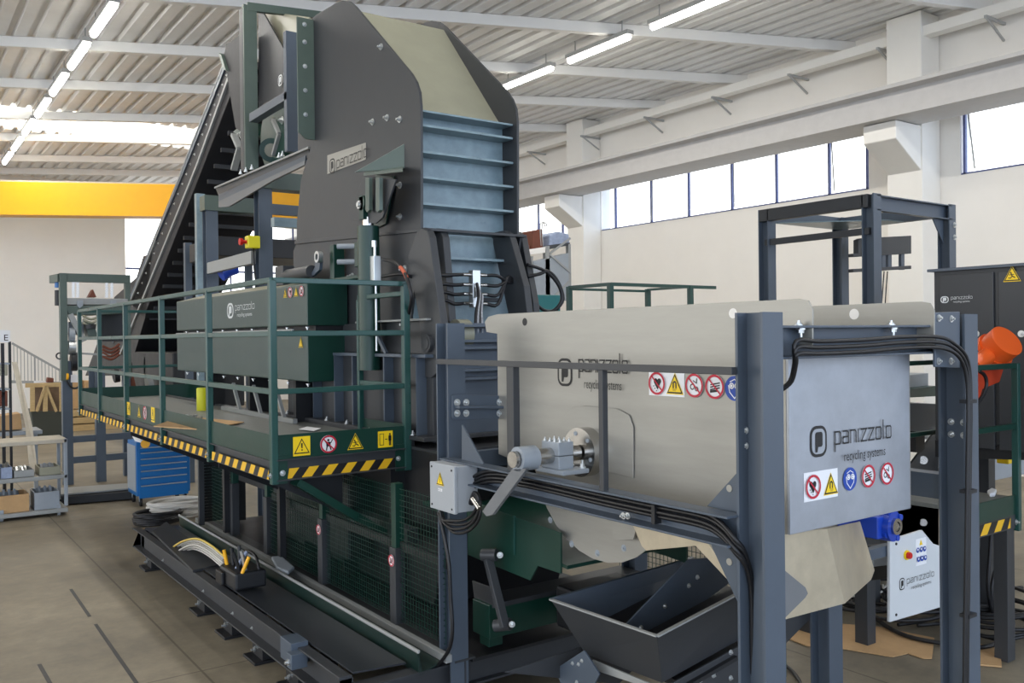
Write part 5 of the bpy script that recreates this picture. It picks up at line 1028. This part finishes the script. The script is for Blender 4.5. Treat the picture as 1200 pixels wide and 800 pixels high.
part('column_plate', STEEL, gs, lambda b: b.prism([gy(u, v, GYY+.1) for u, v in ((104, 430), (122, 428), (122, 470), (104, 470))], (0, .02, 0)))
for u, v, s_ in ((133, 440, .12), (150, 450, .16), (172, 450, .14), (140, 462, .1)):
    part('roller_housing', (GREYL, BLACK, BROWN, CAST)[int(u) % 4], gs, lambda b: (b.cyl(gy(u, v, GYY+.6), gy(u+6, v-1, GYY+.6), s_, 18)), .01)

tc_ = thing('tool_cabinet', 'blue roller tool cabinet with wide drawers seen below the walkway', 'cabinet', (3.35, 13.6, 0))
q_ = Z(163, 594, 0); TYY = q_.y; TX0 = Y(160, 560, TYY).x; TX1 = Y(223, 560, TYY).x; zt = Y(190, 516, TYY).z
part('cabinet_body', BLUE, tc_, lambda b: b.box(TX0, TX1, TYY, TYY+.5, .14, zt), .012)
part('side_grip', CAST, tc_, lambda b: b.box(TX0-.01, TX0, TYY+.02, TYY+.48, .2, zt-.05), .003)
zs = [Y(190, v, TYY).z for v in (522, 528, 535, 542, 549, 557, 566, 582)]
for a, c in zip(zs, zs[1:]):
    dr = part('drawer', BLUE, tc_, lambda b: b.box(TX0+.03, TX1-.03, TYY-.012, TYY, c+.008, a-.004), .004)
    part('drawer_handle', ZINC, dr, lambda b: b.box(TX0+.05, TX1-.05, TYY-.03, TYY-.012, a-.018, a-.004), .003)
for x, y in ((TX0+.06, TYY+.05), (TX1-.06, TYY+.05), (TX0+.06, TYY+.45), (TX1-.06, TYY+.45)):
    cs_ = part('caster', CAST, tc_, lambda b: b.prism([(x-.02, y-.03, .14), (x-.02, y+.03, .14), (x-.02, y+.01, .06), (x-.02, y-.01, .06)], (.04, 0, 0))); part('wheel', BLACK, cs_, lambda b: b.cyl((x-.015, y, .055), (x+.015, y, .055), .055, 20))
single('white_rag', 'crumpled white rag on top of the blue tool cabinet', 'rag', SWHT, lambda b: b.prism([Z(u, v, zt+.0) for u, v in ((155, 512), (163, 509), (170, 514), (165, 519), (158, 517))], (0, 0, .03)), bevel=.01)
single('yellow_tool', 'yellow hand tool on top of the blue cabinet', 'tool', YELLOW, lambda b: (b.cyl(Z(171, 520, zt+.05), Z(170, 520, zt+.13), .05, 14)), bevel=.01)

# trolley
tl = thing('tool_trolley', 'grey three tier workshop trolley loaded with parts at the left edge', 'trolley', (1.1, 12.7, 0))
LX0, LX1, LY0, LY1 = .3, 1.93, 12.42, 13.0
zz = [Y(60, v, LY0).z for v in (515, 557, 597)]
for k, z in enumerate(zz):
    part('shelf', GREYL if k else mat('weathered_plank', (186, 178, 162), .8, noise=.1), tl, lambda b: b.box(LX0, LX1, LY0, LY1, z-.05, z), .008)
for x in (LX0, LX1-.04):
    for y in (LY0, LY1-.04): part('leg', CAST, tl, lambda b: b.box(x, x+.04, y, y+.04, .12, zz[0]), .004)
for x in (1.2, LX1-.1):
    for y in (LY0+.06, LY1-.06): part('caster', CAST, tl, lambda b: (b.cyl((x-.015, y, .05), (x+.015, y, .05), .05, 16), b.box(x-.02, x+.02, y-.02, y+.02, .05, .14)))
z0, z1, z2 = zz[2], zz[1], zz[0]
items = (('cardboard_box', 'open cardboard box on the bottom tier of the trolley', 'box', CARD, (1.16, 1.5, z0, .22)), ('grey_crate', 'grey plastic crate on the bottom tier of the trolley', 'crate', CAST, (1.56, 1.84, z0, .22)),
         ('parts_tray', 'pale parts tray on the middle tier at the trolley right end', 'tray', CREAM, (1.62, 1.86, z1, .1)), ('metal_parts', 'heap of grey metal parts on the middle tier of the trolley', 'parts', GREYL, (1.34, 1.56, z1, .09)),
         ('blue_bin', 'small blue grey bin on the middle tier of the trolley', 'bin', JACKET, (1.2, 1.32, z1, .14)), ('white_box', 'white carton on the middle tier at the left', 'box', SWHT, (1.0, 1.16, z1, .2)))
for nm, lb, ct, m_, (x0, x1, z, h) in items:
    t = thing(nm, lb, ct, ((x0+x1)/2, 12.7, z)); part('container', m_, t, lambda b: (b.box(x0, x1, 12.48, 12.5, z, z+h), b.box(x0, x1, 12.88, 12.9, z, z+h), b.box(x0, x0+.015, 12.5, 12.88, z, z+h), b.box(x1-.015, x1, 12.5, 12.88, z, z+h), b.box(x0, x1, 12.48, 12.9, z, z+.01)), .004)
    part('contents', (BLACK, CAST, ZINC)[len(nm) % 3], t, lambda b: [b.bar((x0+.04+.035*i, 12.55+.02*(i % 3), z+.02), (x0+.06+.03*i, 12.8-.03*(i % 2), z+h*(1+.15*(i % 2))), .03) for i in range(int((x1-x0)/.04)-1)], .004)
# sign shelf, plank, crate, boxes
ss = thing('sign_rack', 'tall dark rack with a lettered white board at the extreme left', 'rack', (.9, 13.9, 0))
sy = 13.9
def s_(u, v): return Y(u, v, sy)
part('upright', BLACK, ss, lambda b: b.prism([s_(10, 400), s_(13, 400), (s_(13, 400).x, sy, 0), (s_(10, 400).x, sy, 0)], (0, .06, 0))); part('upright', BLACK, ss, lambda b: b.box(s_(3, 400).x-.02, s_(3, 400).x+.02, sy, sy+.06, 0, s_(3, 402).z))
part('board', SWHT, ss, lambda b: b.prism([s_(-8, 386), s_(12, 387), s_(12, 401), s_(-8, 401)], (0, .03, 0)), .003)
d = Decal(s_(4, 399)-Vector((0, .002, 0)), LY); d.text('E', 0, 0, .12, SBLK); d.build('lettering', ss)
for v in (425, 455, 478): part('rack_shelf', CAST, ss, lambda b: b.prism([s_(-10, v), s_(12, v), s_(12, v+2), s_(-10, v+2)], (0, .4, 0)))
part('rack_bins', BROWN, ss, lambda b: b.prism([s_(-8, 458), s_(9, 458), s_(9, 476), s_(-8, 476)], (0, .3, 0)), .01); part('rack_bins', CREAM, ss, lambda b: b.prism([s_(-8, 427), s_(9, 427), s_(9, 440), s_(-8, 440)], (0, .3, 0)), .01)
single('cardboard_box', 'taped cardboard box behind the trolley top at the left', 'box', CARD, lambda b: b.prism([Y(u, v, 14.4) for u, v in ((-6, 488), (24, 484), (26, 503), (-6, 505))], (0, .35, 0)), bevel=.01)
bn = thing('grey_workbench', 'low grey bench behind the trolley carrying the taped cardboard box', 'bench', (1, 14.5, 0)); part('bench_top', CAST, bn, lambda b: b.box(.3, 1.9, 14.3, 14.9, Y(10, 505, 14.4).z-.06, Y(10, 505, 14.4).z-.005), .005)
for x in (.4, 1.8): part('bench_leg', CAST, bn, lambda b: b.box(x, x+.05, 14.4, 14.45, 0, Y(10, 505, 14.4).z-.06))
single('leaning_plank', 'pale wide plank leaning diagonally behind the trolley', 'plank', mat('weathered_plank', (186, 178, 162), .8, noise=.1), lambda b: b.prism([Y(14, 424, 15.6), Y(20, 424, 15.6), Y(38, 500, 14.2), Y(45, 560, 13.3), Y(36, 560, 13.3), Y(30, 500, 14.2)], (0, .04, 0)))
tc2 = thing('timber_crate', 'open timber slat crate on a dark box near the back wall', 'crate', (4, 22, 0)); cyy = 22.0
def c_(u, v): return Y(u, v, cyy)
part('top_rail', WOOD, tc2, lambda b: b.prism([c_(30, 449), c_(74, 448), c_(74, 453), c_(30, 454)], (0, .08, 0)))
for a, c in (((38, 452), (38, 482)), ((53, 452), (43, 482)), ((53, 452), (53, 482)), ((54, 452), (66, 482)), ((72, 452), (72, 482))): part('slat', WOOD, tc2, lambda b: b.bar(c_(*a), c_(*c), .09, .05))
part('crate_lining', mat('crate_lining_tan', (128, 108, 88), .8, noise=.2), tc2, lambda b: b.prism([c_(62, 456), c_(74, 456), c_(74, 482), c_(62, 482)], (0, -.02, 0)) if 0 else b.prism([Y(u, v, cyy+.3) for u, v in ((36, 453), (74, 452), (74, 482), (36, 482))], (0, .02, 0)))
part('wrapped_core', SWHT, tc2, lambda b: b.prism([Y(u, v, cyy+.2) for u, v in ((40, 446), (60, 446), (60, 452), (40, 452))], (0, .05, 0)))
single('dark_box', 'dark green black box on the floor carrying the timber crate', 'box', mat('dark_olive_box', (58, 60, 50), .5), lambda b: b.prism([c_(36, 482), c_(76, 482), (c_(76, 482).x, cyy, .01), (c_(40, 500).x, cyy, .01)], (0, 1.2, 0)), bevel=.02)
single('small_carton', 'small reddish box on top of the timber crate', 'box', BROWN, lambda b: b.prism([c_(55, 448), c_(63, 448), c_(63, 443), c_(56, 442)], (0, .2, 0)), bevel=.01)
for k, (u0, u1, v0, v1) in enumerate(((84, 92, 443, 478), (99, 108, 446, 460), (99, 108, 461, 477))):
    single('carton', ('tall', 'upper', 'lower', 'narrow')[k]+' light cardboard carton stacked behind the green stand', 'box', CARD, lambda b: b.prism([Y(u0, v0, 24), Y(u1, v0, 24), Y(u1, v1, 24), Y(u0, v1, 24)], (0, .5, 0)), bevel=.01)
pal = thing('pallet_stack', 'low stack of pallets carrying the light cartons behind the green stand', 'pallet', (5.5, 24, 0))
for k in range(3): part('pallet', WOOD, pal, lambda b: b.box(3.2, 6.0, 23.9, 25, .0+.18*k, .15+.18*k))
sr = thing('stair_railing', 'grey stair railing with thin balusters descending along the back wall', 'railing', (2.5, 29, 0)); ry = 29.0
part('handrail', GREYL, sr, lambda b: b.bar(Y(14, 402, ry), Y(76, 437, ry), .06))
for k in range(15):
    u = 16+k*4.1; part('baluster', GREYL, sr, lambda b: b.bar(Y(u, 403+k*2.3, ry), (Y(u, 403+k*2.3, ry).x, ry, Y(u, 447, ry).z), .04 if k == 6 else .018))
part('stringer', GREYL, sr, lambda b: b.bar(Y(10, 447, ry), Y(76, 449, ry), .08)); part('landing_post', GREYL, sr, lambda b: b.box(2.2, 2.3, ry, ry+.05, 0, Y(60, 448, ry).z))
# low frames on floor between trolley and cabinet
lf = thing('floor_channel', 'long low grey channel section lying on the floor behind the trolley', 'steel section', (2.6, 14.2, 0))
part('channel_flange', GREYL, lf, lambda b: b.prism([Z(60, 572, .15), Z(150, 566, .15), Z(150, 572, .15), Z(60, 580, .15)], (0, 0, -.02))); part('channel_web', BLACK, lf, lambda b: b.prism([Z(60, 582, .02), Z(158, 574, .02), Z(158, 584, .02), Z(60, 592, .02)], (0, 0, .1)))
# coils of cable on the floor
def coil(label, c, R, r, turns, m_, h=.012, loose=.12, sq=1):
    pts = []; n_ = int(turns*12)
    for i in range(n_):
        a = i*math.pi/6; q = R*(1+loose*math.sin(i*1.7)*.6+loose*.4*math.cos(i*.53)); pts.append(V3(c)+Vector((q*math.cos(a), q*math.sin(a)*sq, r+h*i/12+loose*.05*math.sin(i*2.1)**2)))
    return single('cable_coil', label, 'cable coil', m_, lambda b: b.tube(pts, r, 6, 2))
coil('coil of pale grey cable on the floor left of the machine skid', Z(207, 606, 0), .34, .018, 11, WHITEC, h=.018, sq=.7)
coil('coil of black cable on the floor beside the pale coil', Z(184, 614, 0), .26, .018, 7, RUBBER, h=.02, sq=.8)
for k in range(4):
    a = Z(162+k*2, 622+k*4, .01); single('timber_batten', 'thin timber batten on the floor beside the skid end', 'batten', WOOD, lambda b: b.bar(a+Vector((0, 0, .012)), Z(192, 618+k*5, .022), .025, .02), group='thin battens by the skid end')
wc = thing('cable_arc', 'arching bundle of white cables over the end of the skid', 'cables', tuple(Z(200, 640, .35)))
for k in range(6):
    part('cable', WHITEC if k else mat('yellow_cable', (214, 186, 90), .5), wc, lambda b: b.tube([X(u+k*(.7 if i < 3 else -.5), v+k*(2.4 if i > 0 else 0), 2.12+(k % 3)*.03) for i, (u, v) in enumerate(((190, 664), (198, 646), (212, 635), (230, 631), (246, 638), (263, 652)))], .0085))
tbg = thing('tool_bag', 'open black tool bag with yellow handled tools on the skid tray', 'bag', (2.3, 6.6, .35))
bc_ = Z(287, 684, .36)
part('bag_body', BLACK, tbg, lambda b: b.prism([bc_+Vector((-.13, -.17, 0)), bc_+Vector((.11, -.17, 0)), bc_+Vector((.11, .2, 0)), bc_+Vector((-.13, .2, 0))], (0, 0, .13)), .02)
for k in range(7): part('hand_tool', (YELLOW, BLACK, GREY, JACKET, BLACK, ZINC, YELLOW)[k], tbg, lambda b: b.cyl(bc_+Vector((-.08+.03*(k % 3), .15-.05*k, .1)), bc_+Vector((-.1+.04*(k % 4), .17-.055*k, .24+.02*(k % 3))), .014, 10))
part('bag_pocket', RUBBER, tbg, lambda b: b.box(bc_.x-.16, bc_.x-.13, bc_.y+.05, bc_.y+.2, bc_.z, bc_.z+.1), .01); part('bag_strap', RUBBER, tbg, lambda b: b.tube([bc_+Vector((.05, -.17, .13)), bc_+Vector((.05, -.1, .22)), bc_+Vector((.05, .1, .22)), bc_+Vector((.05, .18, .13))], .012))
single('cleaning_rag', 'crumpled pale rag in the gutter beside the tool bag', 'rag', CAST, lambda b: b.prism([Z(u, v, .42) for u, v in ((318, 656), (330, 655), (345, 668), (338, 674), (324, 668))], (0, 0, .03)), bevel=.01)

for k, (a, c) in enumerate((((83, 690), (105, 722)), ((112, 731), (160, 800)), ((46, 778), (62, 806)))):
    single('floor_tape', 'worn dark tape strip on the bare floor, %s' % ('farthest of the three', 'the long middle one', 'at the bottom left corner')[k], 'tape', BLACK, lambda b: b.bar(Z(*a, .002), Z(*c, .002), .025, .002))

wb = thing('parts_bench', 'pale topped bench with loose parts seen through the right edge railing', 'bench', (8.5, 4.1, 0))
bz = Y(1165, 524, 3.9).z
part('bench_top', GREYL, wb, lambda b: b.box(7.55, 9.3, 3.9, 4.4, bz-.05, bz), .005)
part('bench_front', CAST, wb, lambda b: b.box(7.55, 9.3, 3.92, 3.95, bz-.3, bz-.05), .004)
for x in (7.6, 9.2): part('bench_leg', GREY, wb, lambda b: b.box(x, x+.08, 4.0, 4.08, 0, bz-.05))
wx = Y(1180, 520, 4.1).x
single('crumpled_wrap', 'crumpled white plastic wrap lying on the pale bench at right', 'wrap', SWHT, lambda b: b.prism([(wx-.15, 4.05, bz), (wx-.02, 4.0, bz), (wx+.16, 4.08, bz), (wx+.12, 4.25, bz), (wx-.1, 4.22, bz)], (0.02, 0, .07)), bevel=.025)
single('parts_carton', 'small open carton on the pale bench beside the white wrap', 'box', CARD, lambda b: b.box(wx-.5, wx-.25, 4.0, 4.2, bz, bz+.08), bevel=.005)
